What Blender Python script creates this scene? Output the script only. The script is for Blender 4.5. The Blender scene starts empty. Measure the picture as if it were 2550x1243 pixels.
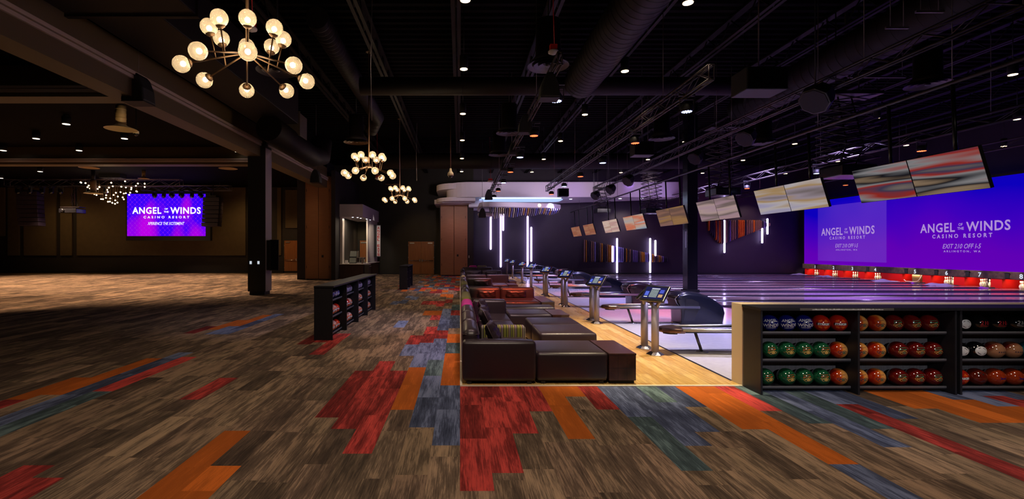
import bpy, bmesh, math, random
from mathutils import Vector, Matrix
random.seed(7)
PI = math.pi
scn = bpy.context.scene
COL = scn.collection
# ---------------------------------------------------------------- camera
cam_d = bpy.data.cameras.new('camera'); cam = bpy.data.objects.new('camera', cam_d); COL.objects.link(cam)
cam.location = (0, 0, 1.8); cam.rotation_euler = (PI/2, 0, 0)
cam_d.sensor_fit = 'HORIZONTAL'; cam_d.sensor_width = 36; cam_d.lens = 1200/2550*36
cam_d.shift_x = (1275-1145.5)/2550; cam_d.shift_y = (623-621.5)/2550
cam_d.clip_start = 0.05; cam_d.clip_end = 200
scn.camera = cam
scn.view_settings.view_transform = 'Standard'; scn.view_settings.look = 'None'
scn.view_settings.gamma = 1; scn.view_settings.use_curve_mapping = False
scn.view_settings.exposure = 0.0
scn.cycles.use_denoising = True
scn.cycles.max_bounces = 6; scn.cycles.diffuse_bounces = 2; scn.cycles.glossy_bounces = 3
scn.cycles.transmission_bounces = 4; scn.cycles.transparent_max_bounces = 10
scn.cycles.sample_clamp_indirect = 3.0; scn.cycles.caustics_reflective = False; scn.cycles.caustics_refractive = False
# ---------------------------------------------------------------- world
w = bpy.data.worlds.new('world'); scn.world = w; w.use_nodes = True
w.node_tree.nodes['Background'].inputs[0].default_value = (0.35, 0.32, 0.5, 1)
w.node_tree.nodes['Background'].inputs[1].default_value = 0.012
# ---------------------------------------------------------------- large lights (house lights and stage washes)
def light(name, kind, loc, energy, color=(1, 1, 1), target=None, size=0.2, spot=60, blend=0.6, parent=None, size_y=None):
    d = bpy.data.lights.new(name, kind); d.energy = energy; d.color = color
    if kind == 'SPOT': d.spot_size = math.radians(spot); d.spot_blend = blend; d.shadow_soft_size = size
    elif kind == 'AREA':
        d.size = size
        if size_y: d.shape = 'RECTANGLE'; d.size_y = size_y
    else: d.shadow_soft_size = size
    o = bpy.data.objects.new(name, d); COL.objects.link(o); o.location = loc
    if target is not None:
        o.rotation_euler = (Vector(target)-Vector(loc)).to_track_quat('-Z', 'Y').to_euler()
    if parent:
        o.parent = parent; o.location = Vector(loc)-Vector(parent.location)
    return o
WARM = (1, .72, .42); BLUE = (.25, .22, 1); RED = (1, .12, .05); VIO = (.5, .3, 1)
# house lights of the ballroom on the left: warm pools on its carpet
for i, (x, y) in enumerate([(-12, 21.6), (-17.7, 24.5), (-23.5, 25), (-29, 26), (-13, 31), (-20, 32), (-27, 32)]):
    light('ballroom_light', 'SPOT', (x, y, 6.2), 3000, (1, .66, .40), (x, y, 0), .3, 100, .8)
for i, (x, y) in enumerate([(-15, 14), (-19.5, 17.5), (-25, 20)]):
    light('ballroom_light', 'SPOT', (x, y, 6.2), 1700, (1, .66, .40), (x-1.5, y+3.0, 0), .2, 86, .5)
# amber uplight on the ballroom wall
for x, e in ((-30.5, 120), (-27, 60), (-16.5, 150), (-21, 100)):
    light('wall_light', 'SPOT', (x, 34.4, 5.4), e, (1, .60, .20), (x, 37.9, 2.2), .3, 110, .9)
# ---------------------------------------------------------------- materials
M = {}
def mat(name, col=(.5, .5, .5), rough=.5, metal=0, spec=.5, emit=None, es=1, coat=0, alpha=1):
    m = bpy.data.materials.new(name); m.use_nodes = True
    b = m.node_tree.nodes['Principled BSDF']
    b.inputs['Base Color'].default_value = (*col, 1); b.inputs['Roughness'].default_value = rough
    b.inputs['Metallic'].default_value = metal; b.inputs['Specular IOR Level'].default_value = spec
    b.inputs['Coat Weight'].default_value = coat; b.inputs['Coat Roughness'].default_value = .08
    if emit: b.inputs['Emission Color'].default_value = (*emit, 1); b.inputs['Emission Strength'].default_value = es
    M[name] = m; return m
class NT:
    def __init__(s, m): s.t = m.node_tree; s.n = s.t.nodes; s.l = s.t.links; s.b = s.n.get('Principled BSDF')
    def new(s, typ, **kw):
        x = s.n.new(typ)
        for k, v in kw.items(): setattr(x, k, v)
        return x
    def link(s, a, b): s.l.new(a, b)
    def coord(s, kind='Object', scale=(1, 1, 1), loc=(0, 0, 0), rot=(0, 0, 0)):
        tc = s.new('ShaderNodeTexCoord'); mp = s.new('ShaderNodeMapping')
        mp.inputs['Scale'].default_value = scale; mp.inputs['Location'].default_value = loc; mp.inputs['Rotation'].default_value = rot
        s.link(tc.outputs[kind], mp.inputs['Vector']); return mp.outputs[0]
    def noise(s, vec, scale=5, detail=3, rough=.5, dist=0):
        x = s.new('ShaderNodeTexNoise'); x.inputs['Scale'].default_value = scale; x.inputs['Detail'].default_value = detail
        x.inputs['Roughness'].default_value = rough; x.inputs['Distortion'].default_value = dist
        s.link(vec, x.inputs['Vector']); return x.outputs['Fac']
    def ramp(s, fac, stops, interp='LINEAR'):
        r = s.new('ShaderNodeValToRGB'); r.color_ramp.interpolation = interp
        e = r.color_ramp.elements
        while len(e) < len(stops): e.new(.5)
        for q, (p, c) in zip(e, stops): q.position = p; q.color = (*c, 1) if len(c) == 3 else c
        s.link(fac, r.inputs[0]); return r.outputs[0]
    def mix(s, a, b, fac=.5, mode='MIX'):
        x = s.new('ShaderNodeMix', data_type='RGBA', blend_type=mode)
        for v, i in ((fac, 0), (a, 6), (b, 7)):
            if hasattr(v, 'links'): s.link(v, x.inputs[i])
            else: x.inputs[i].default_value = v if i == 0 else (*v, 1)
        return x.outputs[2]
    def math(s, op, a, b=0):
        x = s.new('ShaderNodeMath', operation=op)
        for v, i in ((a, 0), (b, 1)):
            if hasattr(v, 'links'): s.link(v, x.inputs[i])
            else: x.inputs[i].default_value = v
        return x.outputs[0]
    def bump(s, h, strength=.3, dist=.01):
        x = s.new('ShaderNodeBump'); x.inputs['Strength'].default_value = strength; x.inputs['Distance'].default_value = dist
        s.link(h, x.inputs['Height']); s.link(x.outputs[0], s.b.inputs['Normal'])
def noisy(name, c1, c2, scale=(3, 3, 3), nscale=4, rough=.5, detail=4, lo=.35, hi=.65, coat=0, bump=0, metal=0, spec=.5, kind='Object'):
    m = mat(name, c1, rough, metal, spec, coat=coat); t = NT(m)
    f = t.noise(t.coord(kind, scale), nscale, detail)
    t.link(t.ramp(f, [(lo, c1), (hi, c2)]), t.b.inputs['Base Color'])
    if bump: t.bump(f, bump, .01)
    return m
def emis(name, col, s):
    m = bpy.data.materials.new(name); m.use_nodes = True; n = m.node_tree.nodes; n.clear()
    e = n.new('ShaderNodeEmission'); e.inputs[0].default_value = (*col, 1); e.inputs[1].default_value = s
    o = n.new('ShaderNodeOutputMaterial'); m.node_tree.links.new(e.outputs[0], o.inputs[0]); M[name] = m; return m
# plain ones
mat('black', (.006, .006, .007), .6); mat('black_gloss', (.008, .008, .011), .25, coat=.3)
mat('ceil_black', (.0026, .002, .0022), .9, spec=.06); mat('duct', (.008, .0055, .0058), .6, spec=.2); mat('truss', (.045, .036, .04), .45, .6)
mat('truss_alu', (.22, .19, .23), .4, .9); mat('wire', (.35, .32, .3), .5)
mat('diffuser', (.030, .028, .032), .5); mat('brass', (.16, .095, .05), .42, .8); mat('cream', (.75, .62, .42), .6)
mat('white', (.62, .58, .58), .6); mat('soffit', (.56, .50, .55), .65); mat('red_plastic', (.5, .01, .01), .5)
mat('steel', (.42, .42, .46), .33, .9); mat('chrome', (.6, .58, .6), .18, 1); mat('bronze', (.16, .10, .085), .28, .9)
mat('post', (.30, .26, .28), .45, .45); mat('hood', (.006, .0068, .012), .24, coat=.08, spec=.4); mat('hood_in', (.01, .008, .008), .5)
mat('rubber', (.008, .008, .008), .8); mat('piping', (.09, .055, .045), .35)
mat('silver', (.55, .53, .5), .3, .9); mat('trim_white', (.42, .33, .29), .6); mat('gold_face', (.085, .058, .022), .55)
mat('magenta', (.45, .015, .22), .75); mat('pin', (.80, .74, .52), .35, coat=.3); mat('pin_red', (.5, .02, .01), .4)
mat('red_kick', (.75, .006, .002), .45); mat('pit', (.006, .003, .003), .8); mat('amber_box', (.20, .10, .03), .6)
mat('cloth_lilac', (.30, .26, .32), .9); mat('cloth_purple', (.25, .02, .4), .9)
mat('wall_stage', (.016, .012, .014), .8); mat('marble', (.72, .66, .60), .35)
mat('low_wall', (.62, .50, .34), .55); mat('plate', (.5, .5, .55), .5, emit=(.8, .9, 1), es=.7)
mat('glass_case', (.25, .27, .25), .1, 0); mat('letter_red', (.5, .02, .015), .5)
emis('bulb', (1, .76, .46), 30); emis('bulb_small', (1, .72, .40), 9); emis('down_lens', (1, .70, .38), 7); emis('down_lens_far', (1, .86, .68), 3.2)
emis('par_blue', (.35, .45, 1), 9); emis('par_red', (1, .10, .03), 6); emis('par_white', (.8, .85, 1), 8)
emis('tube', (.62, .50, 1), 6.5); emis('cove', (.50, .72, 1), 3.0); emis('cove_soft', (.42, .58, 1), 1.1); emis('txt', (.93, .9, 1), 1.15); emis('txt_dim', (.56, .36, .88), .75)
emis('num', (.75, .85, 1), 1.0); emis('spot_warm', (1, .75, .35), 5)
# leather / fabric
noisy('leather', (.026, .016, .021), (.036, .023, .029), (8, 8, 8), 30, .36, 2, bump=.06)
noisy('leather_red', (.030, .017, .018), (.040, .024, .024), (8, 8, 8), 30, .36, 2)
m = noisy('walnut', (.030, .010, .008), (.085, .032, .022), (2, 24, 2), 3, .3, 5, .3, .7, coat=.3)
m = noisy('rack', (.009, .009, .013), (.015, .015, .021), (40, 40, 2), 3, .5, 3, spec=.35)
noisy('rack_back', (.10, .10, .12), (.14, .14, .165), (30, 3, 1), 3, .6, 3)
noisy('wall_dark', (.017, .014, .013), (.020, .017, .015), (1, 1, 1), 2, .8)
noisy('wall_green', (.022, .019, .012), (.026, .022, .014), (1, 1, 1), 2, .8)
noisy('wall_purple', (.022, .012, .026), (.026, .014, .030), (1, 1, 1), 2, .55)
noisy('tan_panel', (.085, .060, .036), (.095, .068, .040), (1, 1, 1), 3, .9)
noisy('partition', (.27, .12, .055), (.31, .14, .065), (1, 1, 20), 2, .5)
noisy('door_wood', (.24, .085, .028), (.32, .12, .04), (12, 12, .6), 2, .35, 5, coat=.2)
noisy('column_slat', (.010, .009, .009), (.015, .013, .012), (1, 1, 30), 2, .6)
noisy('counter_wood', (.035, .013, .009), (.055, .02, .013), (10, 10, 1), 3, .5)
noisy('mask_panel', (.035, .018, .018), (.08, .042, .035), (1, 3, 3), 2.2, .6, 4)
# striped cloth
m = mat('stripes', (.2, .2, .05), .85); t = NT(m)
v = t.coord('Object'); sp = t.new('ShaderNodeSeparateXYZ'); t.link(v, sp.inputs[0])
cr = t.math('FRACT', t.math('MULTIPLY', sp.outputs[0], 4.6)); cy_ = t.math('FRACT', t.math('MULTIPLY', t.math('ADD', sp.outputs[1], 0), 4.6))
ge = t.new('ShaderNodeNewGeometry'); sn = t.new('ShaderNodeSeparateXYZ'); t.link(ge.outputs['Normal'], sn.inputs[0])
STR = [(0, (.20, .22, .03)), (.10, (.03, .02, .02)), (.16, (.30, .30, .05)), (.24, (.12, .06, .06)), (.32, (.26, .22, .18)), (.40, (.02, .015, .015)), (.46, (.24, .25, .04)), (.54, (.05, .03, .03)), (.60, (.33, .33, .06)), (.68, (.10, .05, .06)), (.76, (.26, .20, .20)), (.84, (.03, .02, .02)), (.90, (.20, .2, .03))]
ax = t.math('GREATER_THAN', t.math('ABSOLUTE', sn.outputs[0]), .6)
fx = t.math('ADD', t.math('MULTIPLY', cr, t.math('SUBTRACT', 1, ax)), t.math('MULTIPLY', cy_, ax))
t.link(t.ramp(fx, STR, 'CONSTANT'), t.b.inputs['Base Color'])
m = mat('stripes_back', (.2, .2, .05), .85); t = NT(m)
v = t.coord('Object'); sp = t.new('ShaderNodeSeparateXYZ'); t.link(v, sp.inputs[0])
t.link(t.ramp(t.math('FRACT', t.math('MULTIPLY', sp.outputs[1], 4.6)), STR, 'CONSTANT'), t.b.inputs['Base Color'])
# carpet
m = mat('carpet', (.1, .08, .06), .95, spec=.15); t = NT(m)
at = t.new('ShaderNodeAttribute', attribute_name='dye'); rn = t.new('ShaderNodeAttribute', attribute_name='rnd')
tc = t.new('ShaderNodeTexCoord'); off = t.new('ShaderNodeVectorMath', operation='MULTIPLY_ADD')
t.link(rn.outputs['Color'], off.inputs[0]); off.inputs[1].default_value = (37, 53, 0); t.link(tc.outputs['Object'], off.inputs[2])
def mp(sc):
    x = t.new('ShaderNodeMapping'); x.inputs['Scale'].default_value = sc; t.link(off.outputs[0], x.inputs[0]); return x.outputs[0]
n1 = t.noise(mp((6.5, .85, 1)), 1.6, 5, .60, .2); n2 = t.noise(mp((60, 2.6, 1)), 1.3, 6, .68); n3 = t.noise(mp((220, 220, 1)), 1, 2)
rr = t.new('ShaderNodeSeparateColor'); t.link(rn.outputs['Color'], rr.inputs[0])
f = t.math('ADD', t.math('ADD', t.math('MULTIPLY', n1, .80), t.math('MULTIPLY', n2, .70)), t.math('MULTIPLY', t.math('SUBTRACT', rr.outputs[2], .5), .22))
br = t.ramp(f, [(.56, (.42, .42, .44)), (.68, (.78, .76, .75)), (.77, (1.15, 1.12, 1.08)), (.81, (1.75, 1.7, 1.6)), (.92, (2.6, 2.45, 2.2))])
amt = at.outputs['Alpha']
br = t.mix((1, 1, 1), br, amt)
c = t.mix(at.outputs['Color'], br, 1.0, 'MULTIPLY')
c = t.mix(c, t.ramp(n3, [(.3, (.8, .8, .8)), (.7, (1.2, 1.2, 1.2))]), 1.0, 'MULTIPLY')
t.link(c, t.b.inputs['Base Color']); t.bump(n3, .25, .004)
# wooden strip floor of the lounge
m = mat('maple', (.5, .3, .1), .22, coat=.2); t = NT(m)
bk = t.new('ShaderNodeTexBrick'); bk.offset = .37; bk.inputs['Scale'].default_value = 1; bk.inputs['Mortar Size'].default_value = .0015
bk.inputs['Brick Width'].default_value = 1.3; bk.inputs['Row Height'].default_value = .16
bk.inputs['Color1'].default_value = (.58, .33, .085, 1); bk.inputs['Color2'].default_value = (.78, .54, .19, 1); bk.inputs['Mortar'].default_value = (.2, .09, .03, 1)
t.link(t.coord('Object', rot=(0, 0, PI/2)), bk.inputs['Vector'])
g = t.noise(t.coord('Object', (14, 1.2, 1)), 2, 5, .6)
t.link(t.mix(bk.outputs['Color'], t.ramp(g, [(.3, (.72, .66, .6)), (.7, (1.15, 1.15, 1.1))]), 1, 'MULTIPLY'), t.b.inputs['Base Color'])
# approach and lanes
m = mat('approach', (.30, .29, .33), .16, coat=.25); t = NT(m)
g = t.noise(t.coord('Object', (1, 1, 1)), 9, 3)
t.link(t.ramp(g, [(.3, (.50, .49, .52)), (.7, (.56, .55, .58))]), t.b.inputs['Base Color'])
m = mat('lane', (.16, .08, .07), .13, coat=.5); t = NT(m)
g = t.noise(t.coord('Object', (.6, 30, 1)), 2, 3)
t.link(t.ramp(g, [(.3, (.26, .17, .16)), (.7, (.36, .24, .23))]), t.b.inputs['Base Color'])
mat('trim_pale', (.90, .80, .62), .5); mat('gutter', (.025, .018, .035), .25, coat=.3); mat('divider', (.05, .035, .05), .2, coat=.4)
# ---------------------------------------------------------------- mesh builder
def P(px, py, Y): return ((px-1145.5)*Y/1200, Y, 1.8-(py-623)*Y/1200)
class MB:
    def __init__(s): s.v = []; s.f = []; s.mi = []; s.sm = []
    def add(s, vs, fs, mi=0, sm=False):
        o = len(s.v); s.v += [tuple(q) for q in vs]
        for f in fs: s.f.append(tuple(i+o for i in f)); s.mi.append(mi); s.sm.append(sm)
        return s
    def box(s, x0, x1, y0, y1, z0, z1, mi=0):
        if x0 > x1: x0, x1 = x1, x0
        if y0 > y1: y0, y1 = y1, y0
        if z0 > z1: z0, z1 = z1, z0
        return s.add([(x0, y0, z0), (x1, y0, z0), (x1, y1, z0), (x0, y1, z0), (x0, y0, z1), (x1, y0, z1), (x1, y1, z1), (x0, y1, z1)],
                     [(3, 2, 1, 0), (4, 5, 6, 7), (0, 1, 5, 4), (1, 2, 6, 5), (2, 3, 7, 6), (3, 0, 4, 7)], mi)
    def tube(s, pts, r, n=8, mi=0, sm=True, cap=True):
        pts = [Vector(p) for p in pts]; rs = r if isinstance(r, (list, tuple)) else [r]*len(pts)
        o = len(s.v); prev = None
        for i, p in enumerate(pts):
            d = (pts[min(i+1, len(pts)-1)]-pts[max(i-1, 0)]).normalized()
            if prev is None:
                a = d.cross(Vector((0, 0, 1)));
                if a.length < .05: a = d.cross(Vector((1, 0, 0)))
            else: a = prev-d*prev.dot(d)
            a.normalize(); prev = a; b = d.cross(a)
            for k in range(n):
                t = 2*PI*k/n; s.v.append(tuple(p+(a*math.cos(t)+b*math.sin(t))*rs[i]))
        for i in range(len(pts)-1):
            for k in range(n):
                s.f.append((o+i*n+k, o+i*n+(k+1) % n, o+(i+1)*n+(k+1) % n, o+(i+1)*n+k)); s.mi.append(mi); s.sm.append(sm)
        if cap:
            s.f.append(tuple(o+k for k in range(n))[::-1]); s.f.append(tuple(o+(len(pts)-1)*n+k for k in range(n)))
            s.mi += [mi]*2; s.sm += [False]*2
        return s
    def lathe(s, prof, c=(0, 0, 0), n=16, mi=0, sm=True, ax=None, closed=False):
        ax = Vector(ax or (0, 0, 1)).normalized(); a = ax.orthogonal().normalized(); b = ax.cross(a); c = Vector(c); o = len(s.v)
        for r, z in prof:
            for k in range(n):
                t = 2*PI*k/n; s.v.append(tuple(c+ax*z+(a*math.cos(t)+b*math.sin(t))*r))
        for i in range(len(prof)-1):
            for k in range(n):
                s.f.append((o+i*n+k, o+i*n+(k+1) % n, o+(i+1)*n+(k+1) % n, o+(i+1)*n+k)); s.mi.append(mi); s.sm.append(sm)
        for i, rev in ((0, True), (len(prof)-1, False)):
            if prof[i][0] > 1e-4 and not closed:
                q = tuple(o+i*n+k for k in range(n)); s.f.append(q[::-1] if rev else q); s.mi.append(mi); s.sm.append(False)
        return s
    def sphere(s, c, r, nu=16, nv=10, mi=0, sc=(1, 1, 1)):
        vs = [(c[0], c[1], c[2]-r*sc[2])]
        for j in range(1, nv):
            p = PI*j/nv
            for k in range(nu):
                t = 2*PI*k/nu; vs.append((c[0]+r*sc[0]*math.sin(p)*math.cos(t), c[1]+r*sc[1]*math.sin(p)*math.sin(t), c[2]-r*sc[2]*math.cos(p)))
        vs.append((c[0], c[1], c[2]+r*sc[2])); fs = []
        for k in range(nu): fs.append((0, 1+(k+1) % nu, 1+k))
        for j in range(nv-2):
            for k in range(nu): fs.append((1+j*nu+k, 1+j*nu+(k+1) % nu, 1+(j+1)*nu+(k+1) % nu, 1+(j+1)*nu+k))
        L = len(vs)-1; q = 1+(nv-2)*nu
        for k in range(nu): fs.append((q+k, q+(k+1) % nu, L))
        return s.add(vs, fs, mi, True)
    def prism(s, poly, a0, a1, ax='z', mi=0, sm=False):
        def P3(u, v, w): return {'z': (u, v, w), 'y': (u, w, v), 'x': (w, u, v)}[ax]
        n = len(poly); vs = [P3(u, v, a0) for u, v in poly]+[P3(u, v, a1) for u, v in poly]
        o = len(s.v); s.v += vs
        s.f += [tuple(range(o, o+n)), tuple(range(o+n, o+2*n))[::-1]]; s.mi += [mi]*2; s.sm += [False]*2
        for k in range(n): s.f.append((o+(k+1) % n, o+k, o+n+k, o+n+(k+1) % n)); s.mi.append(mi); s.sm.append(sm)
        return s
    def puff(s, x0, x1, y0, y1, z0, z1, r=.05, top=.0, side=.0, mi=0, n=7):
        """upholstered block: rounded box with softly bulged faces"""
        c = Vector(((x0+x1)/2, (y0+y1)/2, (z0+z1)/2)); h = Vector(((x1-x0)/2, (y1-y0)/2, (z1-z0)/2)); r = min(r, *h)*.999
        lin = []
        for i in range(n+1):
            lin.append(-1+2*i/n)
        key = {}; vs = []; fs = []
        def coords(t, hh):   # spend grid lines near the rounded edge
            e = 1-r/hh
            if abs(t) >= 1: return math.copysign(1, t)
            lv = [-1, -e-(1-e)*.45, -e, -e/2, 0, e/2, e, e+(1-e)*.45, 1]
            return lv[round((t+1)/2*8)]
        n = 8; lin = [-1+2*i/n for i in range(n+1)]
        for a in range(3):
            for sg in (-1, 1):
                for i in range(n+1):
                    for j in range(n+1):
                        q = [0, 0, 0]; q[a] = sg; q[(a+1) % 3] = coords(lin[i], h[(a+1) % 3]); q[(a+2) % 3] = coords(lin[j], h[(a+2) % 3])
                        k = tuple(round(t, 4) for t in q)
                        if k not in key:
                            p = Vector((q[0]*h[0], q[1]*h[1], q[2]*h[2])); inner = Vector([max(-(h[d]-r), min(h[d]-r, p[d])) for d in range(3)])
                            dd = p-inner
                            if dd.length > 1e-6: p = inner+dd.normalized()*r
                            fx, fy, fz = 1-q[0]**2, 1-q[1]**2, 1-q[2]**2
                            if q[2] > .5: p.z += top*max(0, fx*fy)
                            for d, (g1, g2) in ((0, (fy, fz)), (1, (fx, fz))):
                                if abs(q[d]) > .9: p[d] += math.copysign(side, q[d])*max(0, g1*g2)
                            key[k] = len(vs); vs.append(tuple(p+c))
                for i in range(n):
                    for j in range(n):
                        def id_(i, j):
                            q = [0, 0, 0]; q[a] = sg; q[(a+1) % 3] = coords(lin[i], h[(a+1) % 3]); q[(a+2) % 3] = coords(lin[j], h[(a+2) % 3])
                            return key[tuple(round(t, 4) for t in q)]
                        qd = (id_(i, j), id_(i+1, j), id_(i+1, j+1), id_(i, j+1)); fs.append(qd if sg > 0 else qd[::-1])
        return s.add(vs, fs, mi, True)
    def fit(s, body, u0, u1, v0, v1, fn, off=0.0, spacing=1.0, shear=0.0):   # text scaled to fill a box
        q = MB().text(body, 1, lambda u, v: (u, v, 0), 0, 'CENTER', off, spacing, shear)
        us = [p[0] for p in q.v]; vv = [p[1] for p in q.v]; a, b, c, d = min(us), max(us), min(vv), max(vv)
        return s.add([fn(u0+(p[0]-a)/(b-a)*(u1-u0), v0+(p[1]-c)/(d-c)*(v1-v0)) for p in q.v], q.f)
    def text(s, body, size, fn, mi=0, align='CENTER', off=0.0, spacing=1.0, shear=0.0, sub=False):
        c = bpy.data.curves.new('t', 'FONT'); c.body = body; c.size = size; c.align_x = align; c.offset = off; c.space_character = spacing; c.shear = shear
        c.resolution_u = 3
        o = bpy.data.objects.new('t', c); COL.objects.link(o); me = bpy.data.meshes.new_from_object(o)
        if sub:
            bm = bmesh.new(); bm.from_mesh(me); bmesh.ops.triangulate(bm, faces=bm.faces)
            for _ in range(2):
                es = [e for e in bm.edges if e.calc_length() > size*.18]
                if not es: break
                bmesh.ops.subdivide_edges(bm, edges=es, cuts=1); bmesh.ops.triangulate(bm, faces=bm.faces)
            bm.to_mesh(me); bm.free()
        s.add([fn(q.co.x, q.co.y) for q in me.vertices], [tuple(p.vertices) for p in me.polygons], mi)
        bpy.data.objects.remove(o); bpy.data.curves.remove(c); bpy.data.meshes.remove(me); return s
    def build(s, name, mats, parent=None, bevel=0, bseg=2, label=None):
        off = Vector((0, 0, 0)); q = parent
        while q is not None: off += q.location; q = q.parent
        me = bpy.data.meshes.new(name); me.from_pydata([(x-off.x, y-off.y, z-off.z) for x, y, z in s.v], [], s.f)
        if isinstance(mats, str): mats = [mats]
        for k in mats: me.materials.append(M[k])
        me.polygons.foreach_set('material_index', s.mi); me.polygons.foreach_set('use_smooth', s.sm)
        bm = bmesh.new(); bm.from_mesh(me)
        bmesh.ops.recalc_face_normals(bm, faces=bm.faces)
        bm.to_mesh(me); bm.free()
        o = bpy.data.objects.new(name, me); COL.objects.link(o)
        if parent: o.parent = parent
        if bevel:
            b = o.modifiers.new('bevel', 'BEVEL'); b.width = bevel; b.segments = bseg; b.limit_method = 'ANGLE'; b.angle_limit = .9
        if label: o['label'] = label
        return o
def tag(o, label, cat, group=None, kind=None):
    o['label'] = label; o['category'] = cat
    if group: o['group'] = group
    if kind: o['kind'] = kind
    return o
def thing(name, label, cat, loc=(0, 0, 0), group=None):
    o = bpy.data.objects.new(name, None); o.empty_display_size = .1; COL.objects.link(o); o.location = loc
    return tag(o, label, cat, group)
def dup(src, loc=None, rz=None, label=None, group=None, parent=None):
    def cp(o, par):
        c = o.copy(); COL.objects.link(c); c.parent = par
        if o.type == 'LIGHT': pass
        for ch in kids.get(o.name, []): cp(ch, c)
        return c
    kids = {}
    def walk(o):
        kids[o.name] = list(o.children)
        for ch in o.children: walk(ch)
    walk(src)
    r = cp(src, parent)
    if loc is not None: r.location = loc
    if rz is not None: r.rotation_euler = (0, 0, rz)
    if label: r['label'] = label
    if group: r['group'] = group
    return r
def struct(o): o['kind'] = 'structure'; return o
def xyz(*a): return a
ORD = ['nearest the camera', 'second from the camera', 'third from the camera', 'fourth from the camera', 'fifth from the camera', 'sixth from the camera', 'seventh from the camera', 'eighth from the camera', 'ninth from the camera', 'tenth from the camera', 'eleventh from the camera', 'twelfth from the camera']
def ordn(i, n): return 'farthest from the camera' if i == n-1 and n > 2 else ORD[i]
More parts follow.
